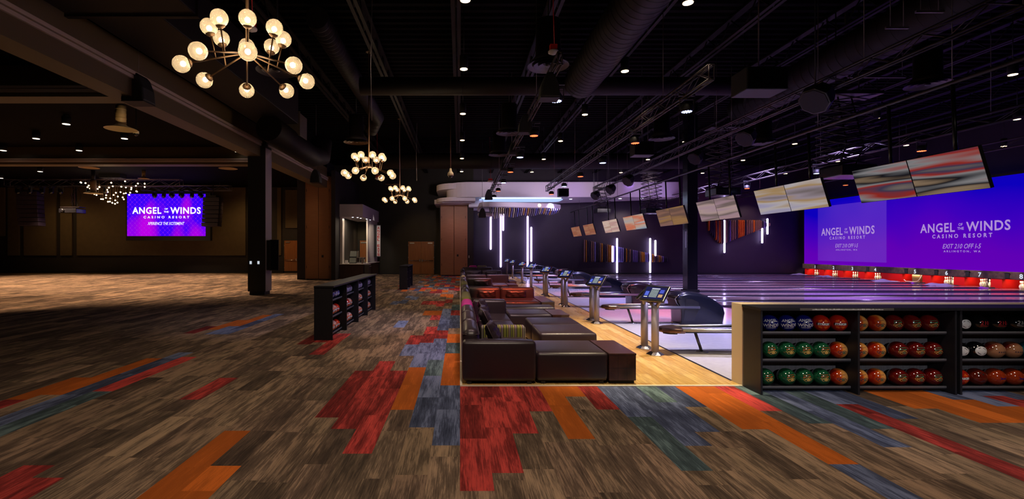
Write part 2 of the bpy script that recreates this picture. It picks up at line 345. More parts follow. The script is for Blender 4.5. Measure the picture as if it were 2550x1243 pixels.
# ================================================================ SETTING
# ---- carpet floor made of 0.26 x 1 m tiles
def carpet():
    W, L = .258, 1.0
    RED_, ORA, BLU, TEA = (.25, .030, .028, 1), (.46, .11, .016, .25), (.078, .098, .180, 1), (.068, .105, .120, 1)
    sp = {}
    def put(k, y0, y1, c): sp.setdefault(k, []).append((y0, y1, c))
    for k, y0, y1, c in [
        (-6, 5.18, 7.19, RED_), (-5, 4.85, 7.81, RED_), (-4, 4.26, 7.19, RED_), (-3, 5.43, 7.4, ORA), (-3, 7.4, 9.36, BLU), (-4, 8.2, 9.19, BLU),
        (-2, 4.89, 6.9, BLU), (-2, 6.9, 7.9, TEA), (-2, 7.9, 9.8, BLU), (-1, 4.44, 6.41, BLU), (-1, 6.41, 8.4, ORA), (-1, 8.4, 9.36, TEA), (-1, 9.36, 10.34, ORA),
        (-1, 11.1, 13.3, BLU), (-1, 13.3, 14.4, RED_), (-1, 14.4, 15.9, TEA), (-2, 9.8, 10.8, RED_), (-2, 10.8, 14.8, BLU), (-4, 9.19, 10.17, RED_), (-3, 9.36, 11.33, RED_),
        (-3, 12.4, 13.3, RED_), (-4, 13.3, 14.3, ORA), (-3, 13.3, 14.3, ORA), (-5, 15.9, 17, RED_), (-4, 15.9, 17, RED_), (-3, 15.4, 17, RED_), (-2, 16.4, 17.6, RED_),
        (-3, 18.6, 19.7, ORA), (-2, 18.2, 19.7, ORA), (-6, 11.2, 12.3, BLU), (-9, 15.9, 17, BLU), (-8, 16.2, 17.5, BLU), (-8, 18, 19, BLU), (-7, 17.4, 18.6, BLU),
        (-10, 8.29, 10.4, RED_), (-11, 9.4, 10.4, RED_), (-12, 9.2, 10.2, RED_),
        (0, 3.6, 6.4, RED_), (1, 3.89, 6.4, RED_), (2, 4.73, 6.4, RED_), (3, 5.38, 6.4, RED_), (4, 4.59, 6.4, ORA), (5, 5.92, 6.4, ORA), (6, 5.44, 6.4, RED_),
        (7, 3.93, 5.2, TEA), (7, 5.2, 6.4, BLU), (8, 4.43, 6.4, BLU), (9, 4.77, 5.7, BLU), (9, 5.7, 6.4, TEA), (10, 5.53, 6.4, BLU), (11, 4.84, 6.4, ORA), (12, 4.05, 6.4, ORA), (12, 3.0, 4.05, BLU),
        (13, 5.39, 6.4, RED_), (14, 5.0, 6.4, TEA), (15, 4.4, 6.4, BLU), (16, 4.85, 6.4, TEA), (17, 3.3, 5.63, RED_), (17, 5.63, 6.4, BLU), (18, 5.14, 6.4, BLU),
        (20, 5.47, 6.6, ORA), (21, 5.02, 6.6, ORA), (22, 5.02, 6.2, ORA), (23, 4.84, 5.8, ORA), (24, 4.84, 5.55, ORA), (22, 6.2, 6.8, BLU), (23, 5.8, 6.8, BLU), (24, 5.55, 6.8, BLU), (25, 5.5, 5.95, RED_), (26, 5.3, 5.8, RED_), (25, 5.95, 6.9, BLU), (26, 5.8, 6.9, BLU),
        (-9, 3.0, 4.8, ORA), (-8, 2.6, 4.02, ORA), (-13, 5.8, 6.79, RED_), (-14, 2.8, 4.03, RED_), (-13, 2.8, 3.81, RED_), (-18, 6.14, 8.12, RED_), (-19, 4.0, 8.48, BLU), (-18, 4.6, 6.14, TEA),
        (-20, 5.99, 8.02, ORA), (-21, 5.8, 6.81, ORA), (-21, 4.8, 5.8, RED_), (-23, 10.4, 11.4, RED_), (-22, 10.9, 12.4, ORA), (-21, 11.4, 13.4, ORA), (-21, 10.3, 11.4, BLU), (-20, 10.3, 13.6, BLU)]: put(k, y0, y1, c)
    rng = random.Random(3)
    for k in range(-12, 0):       # scattered coloured tiles of the far walkway
        y = 19.8+rng.random()
        while y < 34:
            ln = 1.0
            if rng.random() < (.62 if k > -8 else .25): put(k, y, y+ln, rng.choice([RED_, RED_, ORA, ORA, BLU, TEA]))
            y += ln
    vs, fs, dye, rnd = [], [], [], []
    def tile(x0, x1, y0, y1, c, r):
        o = len(vs); vs.extend([(x0, y0, 0), (x1, y0, 0), (x1, y1, 0), (x0, y1, 0)]); fs.append((o, o+1, o+2, o+3)); dye.append(c); rnd.append(r)
    for k in range(-140, 36):
        x0, x1 = k*W, (k+1)*W
        if k < 0: x0, x1 = k*.2605, (k+1)*.2605
        segs = sorted(sp.get(k, [])); y = -3-((k*37) % 10)/10
        cuts = []; rg = random.Random(k*13+5)
        ytop = 38.2 if k < 0 else 7.4
        def fill(a, b):
            y = a
            while y < b-1e-3:
                e = min(b, y+L if y > a else a+(.35+.65*rg.random())*L)
                base = (.140, .098, .070); q = .82+.36*rg.random()
                tile(x0, x1, y, e, (base[0]*q, base[1]*q*(.97+.06*rg.random()), base[2]*q, 1), (rg.random(), rg.random(), rg.random(), 1)); y = e
        for a, b, c in segs:
            if a > y: fill(y, a)
            yy = max(a, y)
            while yy < b-1e-3:
                e = min(b, yy+L) if b-yy > 1.25*L else b
                q = .88+.24*rg.random()
                tile(x0, x1, yy, e, (c[0]*q, c[1]*q, c[2]*q, c[3]), (rg.random(), rg.random(), rg.random(), 1)); yy = e
            y = b
        if y < ytop: fill(y, ytop)
    me = bpy.data.meshes.new('floor'); me.from_pydata(vs, [], fs); me.materials.append(M['carpet'])
    for nm, dat in (('dye', dye), ('rnd', rnd)):
        a = me.attributes.new(nm, 'FLOAT_COLOR', 'CORNER')
        a.data.foreach_set('color', [q for c in dat for _ in range(4) for q in c])
    o = bpy.data.objects.new('floor', me); COL.objects.link(o); return struct(o)
carpet()
EDGE, XA, XF = 6.36, 3.73, 8.3       # lounge edge, approach start, foul line
struct(MB().box(0.02, XA, EDGE+.03, 36, -.05, .006).build('floor_lounge', 'maple'))
struct(MB().box(0, XA, EDGE, EDGE+.035, -.05, .012).box(0, .03, EDGE+.035, 36, -.05, .012).build('trim_1', 'trim_pale'))
struct(MB().box(XA, XF, 6.62, 36, -.05, .002).build('floor_approach', 'approach'))
struct(MB().box(XA-.02, XA+.02, 6.62, 36, -.05, .010).build('trim_2', 'black_gloss'))
struct(MB().box(XF, 26.6, 6.62, 36, -.2, -.12).build('floor_lane_bed', 'pit'))
# ---- walls
def wallbox(name, m, *a): return struct(MB().box(*a).build(name, m))
wallbox('wall_back_bowling', 'wall_purple', 1.0, 26.6, 36, 36.3, -.2, 8.4)
wallbox('wall_back_middle', 'wall_green', -9.4, 1.0, 36, 36.3, -.1, 8.4)
wallbox('wall_back_ballroom', 'wall_stage', -36.3, -9.4, 37.9, 38.2, -.1, 8.4)
wallbox('wall_return', 'wall_stage', -9.9, -9.4, 29.3, 37.9, 0, 8.4)
wallbox('wall_left', 'wall_stage', -36.6, -36.3, -3, 38.2, -.1, 8.4)
wallbox('wall_right', 'wall_purple', 26.6, 26.9, -3, 36.3, -.2, 8.4)
wallbox('wall_behind_camera', 'wall_dark', -36.6, 26.9, -3.5, -3.2, -.1, 8.4)
wallbox('wall_pier', 'wall_dark', -7.75, -7.5, 29.0, 36, 0, 6.6)
# low beige partition wall between the ball racks and the lanes
struct(MB().box(XA, 12.0, 6.37, 6.62, 0, 1.085).build('wall_low', 'low_wall', bevel=.004))
# ---- corrugated roof deck
mb = MB(); y = 3.0; vs = []; fs = []
prof = []
while y < 37:
    prof += [(y, 8.2), (y+.13, 8.2), (y+.17, 8.12), (y+.30, 8.12)]; y += .34
for (yy, zz) in prof: vs += [(-9.4, yy, zz), (26.9, yy, zz)]
for i in range(len(prof)-1): fs.append((2*i, 2*i+1, 2*i+3, 2*i+2))
struct(MB().add(vs, fs).build('ceiling', 'ceil_black'))
struct(MB().box(-36.6, -8.6, -3.2, 38.2, 6.75, 6.9).build('ceiling_ballroom', 'ceil_black'))
# steel joists under the deck, each one a truss along the room
def joist(x, y0, y1, z0=7.55, z1=8.1, lab=''):
    t = thing('roof_joist', lab, 'joist', (x, y0, z0), 'roof joists')
    MB().box(x-.12, x-.03, y0, y1, z0, z0+.05).box(x+.03, x+.12, y0, y1, z0, z0+.05).build('bottom_chord', 'ceil_joist', t)
    MB().box(x-.1, x+.1, y0, y1, z1-.05, z1).build('top_chord', 'ceil_joist', t)
    m = MB(); y = y0; up = True
    while y < y1-.6:
        m.tube([(x, y, z0 if up else z1), (x, y+.6, z1 if up else z0)], .022, 4); y += .6; up = not up
    m.build('web', 'ceil_joist', t)
mat('ceil_joist', (.009, .0065, .006), .6, spec=.15)
for i, x in enumerate([-4.9, -2.5, -.1, 2.3, 4.9, 7.4, 10, 12.6, 15.2, 17.8, 20.4, 23]):
    joist(x, 3, 36, lab='open web steel joist under the black deck, %s from the left' % ['first', 'second', 'third', 'fourth', 'fifth', 'sixth', 'seventh', 'eighth', 'ninth', 'tenth', 'eleventh', 'twelfth'][i])
# ---- bulkhead beam between the two halls with its pale trim
X0 = -8.0
struct(MB().box(X0-.6, X0, -3, 19.3, 5.56, 6.75).box(X0-.6, X0, 19.9, 29.0, 5.56, 6.75).build('wall_bulkhead', 'gold_face'))
struct(MB().box(X0-.05, X0+.05, -3, 19.3, 5.98, 6.06).box(X0-.05, X0+.08, -3, 19.3, 6.08, 6.16).box(X0-.05, X0+.05, 19.9, 29.0, 5.98, 6.06).box(X0-.05, X0+.08, 19.9, 29.0, 6.08, 6.16).build('trim_3', 'trim_white'))
struct(MB().box(X0-.3, X0+.0, -3, 29, 6.75, 8.2).build('wall_bulkhead_upper', 'ceil_black'))
for n, (yy, zt) in enumerate([(12.9, 6.05), (23.1, 6.05)]):
    struct(MB().box(-36, X0-.6, yy, yy+.6, zt-.14, 6.75).build('wall_beam', 'gold_face'))
    struct(MB().box(-36, X0-.6, yy-.06, yy, zt-.03, zt+.05).box(-36, X0-.6, yy-.09, yy, zt+.07, zt+.13).build('trim_%d' % (4+n), 'trim_white'))
# ---- left column with its plinth
mat('soffit_dim', (.30, .25, .27), .6); mat('steel_dark', (.12, .11, .12), .4, .8)
t = thing('column', 'square dark clad column standing on the carpet between the two halls', 'column', (-8.2, 19.6, 0))
MB().box(-8.5, -7.8, 19.3, 19.95, .14, 6.0).build('shaft', 'column_slat', t)
MB().box(-7.8, -7.79, 19.32, 19.93, .14, 5.9).build('side_panel', 'soffit_dim', t, label='pale side panel of the column') if 'soffit_dim' in M else None  # light on the column's side face is put into this paler colour
MB().box(-8.45, -7.85, 19.35, 19.9, 0, .14).build('plinth', 'black', t)
# panel screen hung on its right side
t = thing('wall_display', 'black upright display box mounted on the right side of the dark column', 'display', (-7.5, 19.6, 1.2))
MB().box(-7.80, -7.56, 19.4, 19.9, 1.0, 2.2).build('housing', 'black', t)
MB().box(-7.62, -7.30, 19.36, 19.40, 1.0, 2.2).build('screen_panel', 'black_gloss', t)
MB().box(-7.64, -7.62, 19.345, 19.36, 1.0, 2.2).box(-7.30, -7.28, 19.345, 19.36, 1.0, 2.2).box(-7.64, -7.28, 19.345, 19.36, .98, 1.0).box(-7.64, -7.28, 19.345, 19.36, 2.2, 2.22).build('frame', 'steel_dark', t) if 'steel_dark' in M else None
for i, x in enumerate((-8.38, -8.07)):
    t = thing('light_switch', 'small glowing white switch plate on the dark column, %s one' % ('left' if i == 0 else 'right'), 'switch', (x, 19.3, 1.3))
    MB().box(x-.04, x+.04, 19.285, 19.3, 1.24, 1.36).build('plate', 'plate', t); MB().box(x-.035, x+.035, 19.288, 19.3, 1.2, 1.237).build('rocker', 'steel', t)
# ---- bowling column
xc = 9.9
t = thing('column', 'tall dark steel column rising behind the ball returns beside the lanes', 'column', (xc, 20.6, 0))
MB().box(xc-.22, xc+.22, 20.5, 20.95, 0, 8.1).build('shaft', 'hood', t, bevel=.01)
MB().box(xc-.27, xc+.27, 20.45, 21.0, 0, .12).build('plinth', 'black', t)
MB().box(xc-.225, xc-.22, 20.6, 20.7, 1.9, 2.6).build('edge_strip', 'steel', t)
# ---- acoustic panels on the ballroom wall
def Xp(px, Y): return (px-1145.5)*Y/1200
for i, (a, b, lab) in enumerate([(-4, 12, 'tan fabric wall panel at the far left edge of the ballroom wall'), (20, 48, 'narrow tan wall panel, first full one from the left in the ballroom'), (60, 140, 'medium tan wall panel behind the left line array speaker'), (151, 180, 'narrow tan wall panel under the hanging projector'), (192, 612, 'very wide tan wall panel behind the big video screen')]):
    Y = 37.8; z0 = 1.8-13.5*Y/1200 if i else 2.9; 
    t = tag(MB().box(Xp(a, Y), Xp(b, Y), Y-.05, 37.88, z0, 6.72).build('acoustic_panel', 'tan_panel', bevel=.01), lab, 'wall panel')
Y = 36.5
tag(MB().box(Xp(695, Y), Xp(742, Y), 37.8, 37.88, 1.8+57*Y/1200, 1.8+155*Y/1200).build('acoustic_panel', 'tan_panel'), 'tan wall panel above the double door behind the column', 'wall panel')
tag(MB().box(Xp(674, Y), Xp(684, Y), 37.8, 37.88, 1.4, 6.7).build('acoustic_panel', 'tan_panel'), 'thin strip of tan wall panel just right of the dark column', 'wall panel')
struct(MB().box(-36, -9.9, 37.84, 37.9, 0, .16).build('baseboard_ballroom', 'black'))
struct(MB().box(-6.0, -3.2, 35.95, 36, 0, .12).build('baseboard_middle', 'black'))
struct(MB().box(1.0, 26.0, 35.95, 36, 0, .12).build('baseboard_bowling', 'black'))
# ---- double doors
def double_door(n, xc, Y, h=2.44, wl=.96):
    t = bpy.data.objects.new('door_%d' % n, None); COL.objects.link(t); t.location = (xc, Y, 0); struct(t)
    MB().box(xc-wl-.09, xc-wl, Y-.06, Y, 0, h+.09).box(xc+wl, xc+wl+.09, Y-.06, Y, 0, h+.09).box(xc-wl, xc+wl, Y-.06, Y, h, h+.09).build('door_frame', 'black', t)
    for s in (-1, 1):
        l = MB().box(xc+.006*s, xc+wl*s, Y-.055, Y-.005, .02, h).build('door_leaf', 'door_wood', t, bevel=.004)
        MB().tube([(xc+.12*s, Y-.13, 1.02), (xc+(wl-.06)*s, Y-.13, 1.02)], .022, 8).build('push_bar', 'chrome', l)
        MB().box(xc+.05*s, xc+.13*s, Y-.15, Y-.055, .95, 1.12).build('latch_case', 'chrome', l)
        MB().box(xc+(wl-.45)*s, xc+(wl-.12)*s, Y-.11, Y-.055, h-.16, h-.08).build('door_closer', 'silver', l)
        for zz in (.35, 1.2, 2.1): MB().tube([(xc+(wl-.005)*s, Y-.065, zz), (xc+(wl-.005)*s, Y-.065, zz+.1)], .012, 6).build('hinge', 'steel', l)
    MB().box(xc-wl, xc+wl, Y-.09, Y, 0, .012).build('threshold', 'chrome', t)
double_door(1, Xp(1048.5, 35.9), 36.0)
double_door(2, -12.75, 37.9, 2.55, 1.05)
# ---- folding partitions parked at the walls
def partition(xa, xb, Y, h, lab):
    t = thing('folding_partition', lab, 'partition', ((xa+xb)/2, Y, 0)); mid = (xa+xb)/2
    for a, b in ((xa+.04, mid-.012), (mid+.012, xb-.10)):
        p = MB().box(a, b, Y, Y+.1, .05, h).build('panel', 'partition', t, bevel=.006)
        for zz in (.7, h*.5, h-.9):
            q = a+.03 if a == xa+.04 else b-.03
            MB().box(q-.012, q+.012, Y-.012, Y, zz, zz+.16).build('hinge', 'black', p)
    MB().box(xa, xa+.04, Y-.02, Y+.12, 0, h+.03).box(xb-.1, xb, Y-.02, Y+.12, 0, h+.03).box(xa, xb, Y-.02, Y+.12, h, h+.04).build('frame', 'partition', t)
    MB().box(mid+.2, mid+.32, Y-.02, Y, 1.35, 1.5).build('pull', 'black', t)
partition(-9.4, Xp(825, 29.3), 29.3, 6.25, 'tall tan folding partition stacked beside the snack counter')
partition(Xp(1097, 33.8), Xp(1164, 33.8), 33.8, 4.93, 'tall tan folding partition under the white soffit')
struct(MB().box(.52, .95, 33.8, 36, 0, 6).build('wall_stub', 'wall_dark'))
struct(MB().box(-1.42, -1.36, 33.8, 36, 0, 4.95).build('wall_stub_inner', 'wall_dark'))
tag(MB().box(.60, .66, 33.785, 33.8, 1.25, 1.42).build('light_switch', 'silver'), 'pale switch plate on the dark wall just right of the far tan partition', 'switch')
# ---- white soffit over the lanes' far end
def rounded(x0, x1, y0, y1, r, n=8, corners=(1, 1, 1, 1)):
    out = []
    for (cx, cy, a0), on in zip([(x1-r, y1-r, 0), (x0+r, y1-r, 90), (x0+r, y0+r, 180), (x1-r, y0+r, 270)], corners):
        if on:
            for i in range(n+1): a = math.radians(a0+90*i/n); out.append((cx+r*math.cos(a), cy+r*math.sin(a)))
        else: out.append((cx+(r if a0 in (0, 270) else -r), cy+(r if a0 in (0, 90) else -r)))
    return out
t = bpy.data.objects.new('ceiling_soffit', None); COL.objects.link(t); t.location = (6, 32, 5.2); struct(t)
front = [(-.9, 35.8)]+[(-.9+1.6*(1-math.cos(a)), 32.6-1.6*math.sin(a)) for a in [PI/2*i/8 for i in range(9)]]+[(14.1, 31), (14.1, 32.4), (7.2, 35.2), (6.6, 35.9)]
MB().prism(front, 5.21, 6.19, 'z').build('soffit_fascia', 'soffit', t, bevel=.02)
for z0, z1 in ((5.78, 6.16), (5.0, 5.25)):
    fin = [(-1.6, 35.8)]+[(-1.6+1.4*(1-math.cos(a)), 32.9-1.6*math.sin(a)) for a in [PI/2*i/8 for i in range(9)]]+[(1.0, 31.3), (1.0, 35.8)]
    MB().prism(fin, z0, z1, 'z').build('soffit_fin', 'soffit', t, bevel=.01)
MB().prism([(-1.75, 33.0), (-1.2, 32.2), (.75, 32.2), (.75, 35.9), (-1.75, 35.9)], 4.95, 5.24, 'z').build('soffit_box', 'soffit', t, bevel=.01)
MB().box(.6, 1.6, 32.8, 35.95, 4.75, 5.21).build('soffit_box', 'soffit', t)
for k, (x, y) in enumerate([(.75, 33.3), (7.4, 32.2), (9.0, 32.0), (10.6, 31.9), (12.0, 31.8), (5.2, 32.0)]):
    MB().lathe([(.09, 0), (.09, .02)], (x, y, 5.195), 12).build('recessed_light', 'par_white', t)
# cove light recess under the soffit
MB().prism(rounded(1.4, 6.6, 31.25, 31.6, .15), 5.17, 5.205, 'z').build('cove_light', 'cove', t)
MB().prism(rounded(1.3, 6.9, 31.9, 33.9, .5), 5.18, 5.208, 'z').build('cove_glow_panel', 'cove_soft', t)  # emissive plate painting the cyan glow onto the soffit underside
light('cove_lamp', 'AREA', (4, 31.6, 5.05), 45, (.5, .7, 1), (4, 31.4, 3), 4, size_y=.4)
# ---- wave canopy with hanging felt blades
t = thing('ceiling_canopy', 'white ribbon canopy with rows of felt blades hanging below the soffit', 'canopy', (4, 31, 4.6))
rib = []; top = []
pl = [(1.2, 30.2), (1.35, 29.75), (1.8, 29.6), (3.0, 29.75), (4.4, 30.1), (5.8, 30.7), (6.6, 31.6), (6.6, 33.6), (1.2, 33.4)]
MB().prism(pl, 4.47, 4.78, 'z').build('ribbon', 'soffit', t, bevel=.05)
MB().prism([(1.1, 30.0), (1.3, 29.6), (2.0, 29.5), (2.2, 31.0), (1.2, 31.2)], 3.95, 4.1, 'z').build('ribbon', 'soffit', t, bevel=.04)
light('canopy_spot', 'SPOT', (5.0, 29.4, 4.5), 6, WARM, (5.0, 30.2, 4.65), .03, 60, .7)
tag(MB().lathe([(.10, 0), (.10, .05)], (5.0, 30.36, 4.62), 12, ax=(0, -1, 0)).build('spot_light', 'spot_warm'), 'small bright warm lamp on the white ribbon canopy', 'lamp')
fc = [((.16, .12, .22), 'blade_dark'), ((.20, .18, .60), 'blade_blue'), ((.50, .45, .62), 'blade_lilac'), ((.75, .40, .12), 'blade_orange'), ((.25, .20, .22), 'blade_brown'), ((.60, .50, .32), 'blade_tan')]
for c, n in fc: mat(n, c, .8)
rg = random.Random(5)
for i in range(34):
    x = 1.9+i*.135; l = .66-.011*i+.05*math.sin(i*.7); y = 29.9+.03*i
    MB().add([(x, y, 4.47), (x+.035, y, 4.47), (x+.035, y+1.2, 4.47), (x, y+1.2, 4.47), (x, y, 4.47-l*.35), (x+.035, y, 4.47-l*.35), (x+.035, y+.6, 4.47-l), (x, y+.6, 4.47-l)],
             [(3, 2, 1, 0), (4, 5, 6, 7), (0, 1, 5, 4), (1, 2, 6, 5), (2, 3, 7, 6), (3, 0, 4, 7)]).build('blade', rg.choice([n for c, n in fc]), t)
# ---- neon tubes on the back wall
TB = [(1222, 536, 622, 'shortest of the left trio of tubes, ending highest'), (1247, 532, 666, 'long tube at the middle of the left trio'), (1253, 532, 575, 'short tube close beside the long one in the left trio'),
      (1314, 538, 668, 'long tube of the second pair from the left'), (1323, 565, 652, 'shorter tube of the second pair from the left'),
      (1525.5, 612, 653, 'short fat tube inside the left end of the striped wedge'), (1536.5, 593, 680, 'long tube crossing the striped wedge at its left'), (1619, 593, 680, 'long tube crossing the striped wedge at its right'), (1632, 598, 638, 'short tube crossing the thin end of the striped wedge'),
      (1804, 548, 630, 'long tube crossing the hanging slat sculpture'), (1898, 568, 606, 'short low tube at the right tip of the hanging slat sculpture'), (1911, 544, 584, 'short high tube at the right tip of the hanging slat sculpture')]
for px, ya, yb, lab in TB:
    x = Xp(px, 35.8); za, zb = 1.8-(yb-623)*35.8/1200, 1.8-(ya-623)*35.8/1200
    t = thing('neon_tube', 'glowing upright wall light, '+lab, 'wall light', (x, 35.8, za), 'upright tube lights on the purple wall')
    MB().lathe([(.0, 0), (.05, .015), (.065, .06), (.065, zb-za-.06), (.05, zb-za-.015), (0, zb-za)], (x, 35.8, za), 10).build('tube', 'tube', t)
    MB().box(x-.03, x+.03, 35.86, 36, za+.1, za+.16).box(x-.03, x+.03, 35.86, 36, zb-.2, zb-.14).build('bracket', 'black', t)
def slat_art(lab, pxs, top, bot, choose):
    t = thing('slat_sculpture', lab, 'wall art', (Xp(pxs[0], 35.9), 35.9, 1.8))
    for i, px in enumerate(pxs):
        x = Xp(px, 35.9); a, b = 1.8-(bot(px)-623)*35.9/1200, 1.8-(top(px)-623)*35.9/1200
        if b-a < .15: b = a+.15
        m = choose(i)
        MB().prism([(35.98, a), (35.98, b), (35.86, b), (35.80, b-.05), (35.78, b-.12), (35.78, a+.12), (35.80, a+.05), (35.86, a)], x-.022, x+.022, 'x').build('slat', m, t)
for n, c in (('slat_dark', (.05, .03, .08)), ('slat_orange', (.62, .25, .04)), ('slat_lilac', (.30, .25, .75)), ('slat_brown', (.28, .14, .14)), ('slat_red', (.85, .17, .02)), ('slat_violet', (.16, .10, .45))): mat(n, c, .5)
rg = random.Random(11)
pat = ['slat_brown', 'slat_orange', 'slat_dark', 'slat_dark', 'slat_brown', 'slat_brown', 'slat_lilac', 'slat_dark', 'slat_dark', 'slat_brown', 'slat_orange', 'slat_dark', 'slat_dark', 'slat_brown', 'slat_orange', 'slat_orange', 'slat_dark', 'slat_lilac', 'slat_lilac', 'slat_lilac', 'slat_lilac', 'slat_lilac', 'slat_lilac', 'slat_dark', 'slat_orange', 'slat_dark', 'slat_brown', 'slat_dark', 'slat_violet', 'slat_violet', 'slat_violet', 'slat_dark', 'slat_brown', 'slat_orange', 'slat_orange', 'slat_lilac', 'slat_lilac', 'slat_dark', 'slat_lilac', 'slat_orange', 'slat_brown', 'slat_dark', 'slat_brown', 'slat_orange', 'slat_brown', 'slat_violet', 'slat_dark', 'slat_dark']
slat_art('wedge of upright purple and orange slats tapering right on the purple wall', [1455+4.35*i for i in range(48)], lambda p: 597+(p-1455)*.21, lambda p: 653, lambda i: pat[i % len(pat)])
def botc(p):
    if p < 1800: return 570+38*math.sin((p-1762)/38*PI/2)
    return 608-43*((p-1800)/112)
slat_art('drooping fin sculpture of brown and orange slats on the right of the back wall', [1765+4.3*i for i in range(36)], lambda p: 548+max(0, (p-1890)*.3), botc, lambda i: 'slat_red' if i in (0, 4, 6, 17, 18, 19, 20, 26) else rg.choice(['slat_brown', 'slat_brown', 'slat_violet', 'slat_dark']))
mat('wire_dim', (.12, .10, .11), .5)
# ================================================================ LANES, MASKING, PINS
PAIRS = [8.55, 11.95, 15.35, 18.85, 22.75, 26.15, 30.4, 33.75]
NW = {1: 'one', 2: 'two', 3: 'three', 4: 'four', 5: 'five', 6: 'six', 7: 'seven', 8: 'eight'}
lanes = {}
no = 16; k = 0
lane_names = {1: 'ending under the glowing numeral one', 2: 'ending under the glowing numeral two', 3: 'ending under the glowing numeral three', 4: 'ending under the glowing numeral four', 5: 'ending under the glowing numeral five', 6: 'ending under the glowing numeral six', 7: 'ending under the glowing numeral seven', 8: 'ending under the glowing numeral eight',
              9: 'next on the near side of the lane numbered eight', 10: 'two lanes nearer than the lane numbered eight', 11: 'three lanes nearer than the lane numbered eight', 12: 'nearest one seen over the low beige wall'}
proto = None
for Yc in reversed(PAIRS[2:]):
    for dy in (.835, -.835):
        k += 1; y = Yc+dy
        t = thing('bowling_lane', 'long glossy dark bowling lane, '+lane_names[k], 'bowling lane', (XF, y, 0), 'bowling lanes')
        lanes[k] = y
        MB().box(XF, 26.3, y-.53, y+.53, -.12, .004).build('lane_surface', 'lane', t)
        for s in (-1, 1):
            a = y+s*.53; pr = [(a, .002), (a+s*.02, -.02), (a+s*.06, -.055), (a+s*.115, -.07), (a+s*.17, -.055), (a+s*.21, -.02), (a+s*.23, .002), (a+s*.23, -.1), (a, -.1)]
            MB().prism(pr, XF, 26.0, 'x').build('gutter', 'gutter', t)
        MB().box(XF, 25.2, *((y+.765, y+.85) if dy > 0 else (y-.85, y-.765)), -.1, .035).build('divider', 'divider', t, bevel=.008)
    for q in range(2): pass
    t = tag(MB().box(XF, 25.2, Yc-.06, Yc+.06, -.1, .05).build('ball_track_cover', 'divider', bevel=.012), 'dark return track cover between two lanes, %s' % ORD[PAIRS.index(Yc)-2].replace('camera', 'low wall'), 'track cover', 'return track covers')
SX = 25.3
t = tag(MB().box(SX, SX+.12, 6.7, 35.6, .45, .80).build('masking_panel', 'mask_panel', bevel=.01), 'mottled brown masking band under the wide projection screens', 'masking panel')
for i, yy in enumerate([28.3, 25.05, 24.4+.0, 22.95, 29.0]): pass
for i, (px, lab) in enumerate([(2161, 'left of the numeral four'), (2257, 'left of the numeral five'), (2332, 'left of the numeral six'), (2410, 'left of the numeral seven'), (2509, 'left of the numeral eight')]):
    y = 1200*SX/(px-1145.5)
    tag(MB().box(SX-.03, SX, y-.09, y+.09, .50, .75).box(SX-.045, SX-.03, y-.14, y+.14, .74, .765).box(SX-.045, SX-.03, y-.14, y+.14, .49, .51).build('bracket', 'black'), 'small black bracket on the masking band '+lab, 'bracket')
# projection screen above
scr = thing('projection_screen', 'very wide blue to violet projection screen above the pins', 'screen', (25.4, 21, .8))
m = bpy.data.materials.new('proj'); m.use_nodes = True; M['proj'] = m; n = m.node_tree.nodes; n.clear(); t = NT(m)
e = t.new('ShaderNodeEmission'); o_ = t.new('ShaderNodeOutputMaterial'); t.link(e.outputs[0], o_.inputs[0])
v = t.coord('Object'); sp = t.new('ShaderNodeSeparateXYZ'); t.link(v, sp.inputs[0])
hz = t.math('DIVIDE', sp.outputs[2], 4.5)
nz = t.noise(t.coord('Object', (1, .16, .12)), 1.0, 2)
g = t.math('ADD', hz, t.math('MULTIPLY', t.math('SUBTRACT', nz, .5), -.9))
c1 = t.ramp(g, [(0, (.13, .0, .47)), (.25, (.115, .0, .46)), (.55, (.05, .0, .50)), (.9, (.004, .0, .50))])
# lighter patch where two projected pictures overlap
def band(s, lo, hi): return t.math('MULTIPLY', t.math('GREATER_THAN', s, lo), t.math('LESS_THAN', s, hi))
pt = t.math('MULTIPLY', band(sp.outputs[1], 7.7, 13.2), band(sp.outputs[2], .25, 4.05))
c2 = t.mix(c1, (.19, .06, .62), t.math('MULTIPLY', pt, t.math('MULTIPLY', nz, .55)))
t.link(c2, e.inputs[0]); e.inputs[1].default_value = 1.0
MB().box(25.4, 25.42, 6.8, 35.55, .8, 5.27).build('screen_surface', 'proj', scr)
MB().box(25.38, 25.45, 6.7, 35.6, 5.27, 5.4).box(25.38, 25.45, 35.55, 35.62, .8, 5.4).build('screen_frame', 'black', scr)
def wallfn(yc, z0):           # text on the right wall, reading from far to near
    return lambda u, v: (25.385, yc-u, z0+v)
def wf(u, v): return (25.385, -u, v)
for L in (((33.86, 31.97), (31.86, 31.54), (31.44, 29.51), (33.1, 30.2), (32.6, 30.73), (32.55, 30.8), (2.80, 3.32), (2.52, 2.72), (1.97, 2.22), (1.75, 1.87)),
          ((26.58, 24.72), (24.6, 24.28), (24.17, 22.22), (25.9, 22.98), (25.35, 23.47), (25.3, 23.5), (2.73, 3.22), (2.42, 2.63), (1.88, 2.12), (1.67, 1.79))):
    an, oft, wi, ca, ex, ar, za, zc, ze, zr = L; mb = MB()
    mb.fit('ANGEL', -an[0], -an[1], *za, wf, .022, 1.12).fit('WINDS', -wi[0], -wi[1], *za, wf, .022, 1.12)
    mb.fit('OF', -oft[0]+.06, -oft[1]-.06, za[0]+.30, za[0]+.44, wf, .02).fit('THE', -oft[0], -oft[1], za[0]+.10, za[0]+.24, wf, .02)
    mb.fit('CASINO RESORT', -ca[0], -ca[1], *zc, wf, .03, 1.7).fit('EXIT 210 OFF I-5', -ex[0], -ex[1], *ze, wf, .005, 1.0, .3).fit('ARLINGTON, WA', -ar[0], -ar[1], *zr, wf, .02, 1.6)
    mb.build('lettering', 'txt_dim', scr)
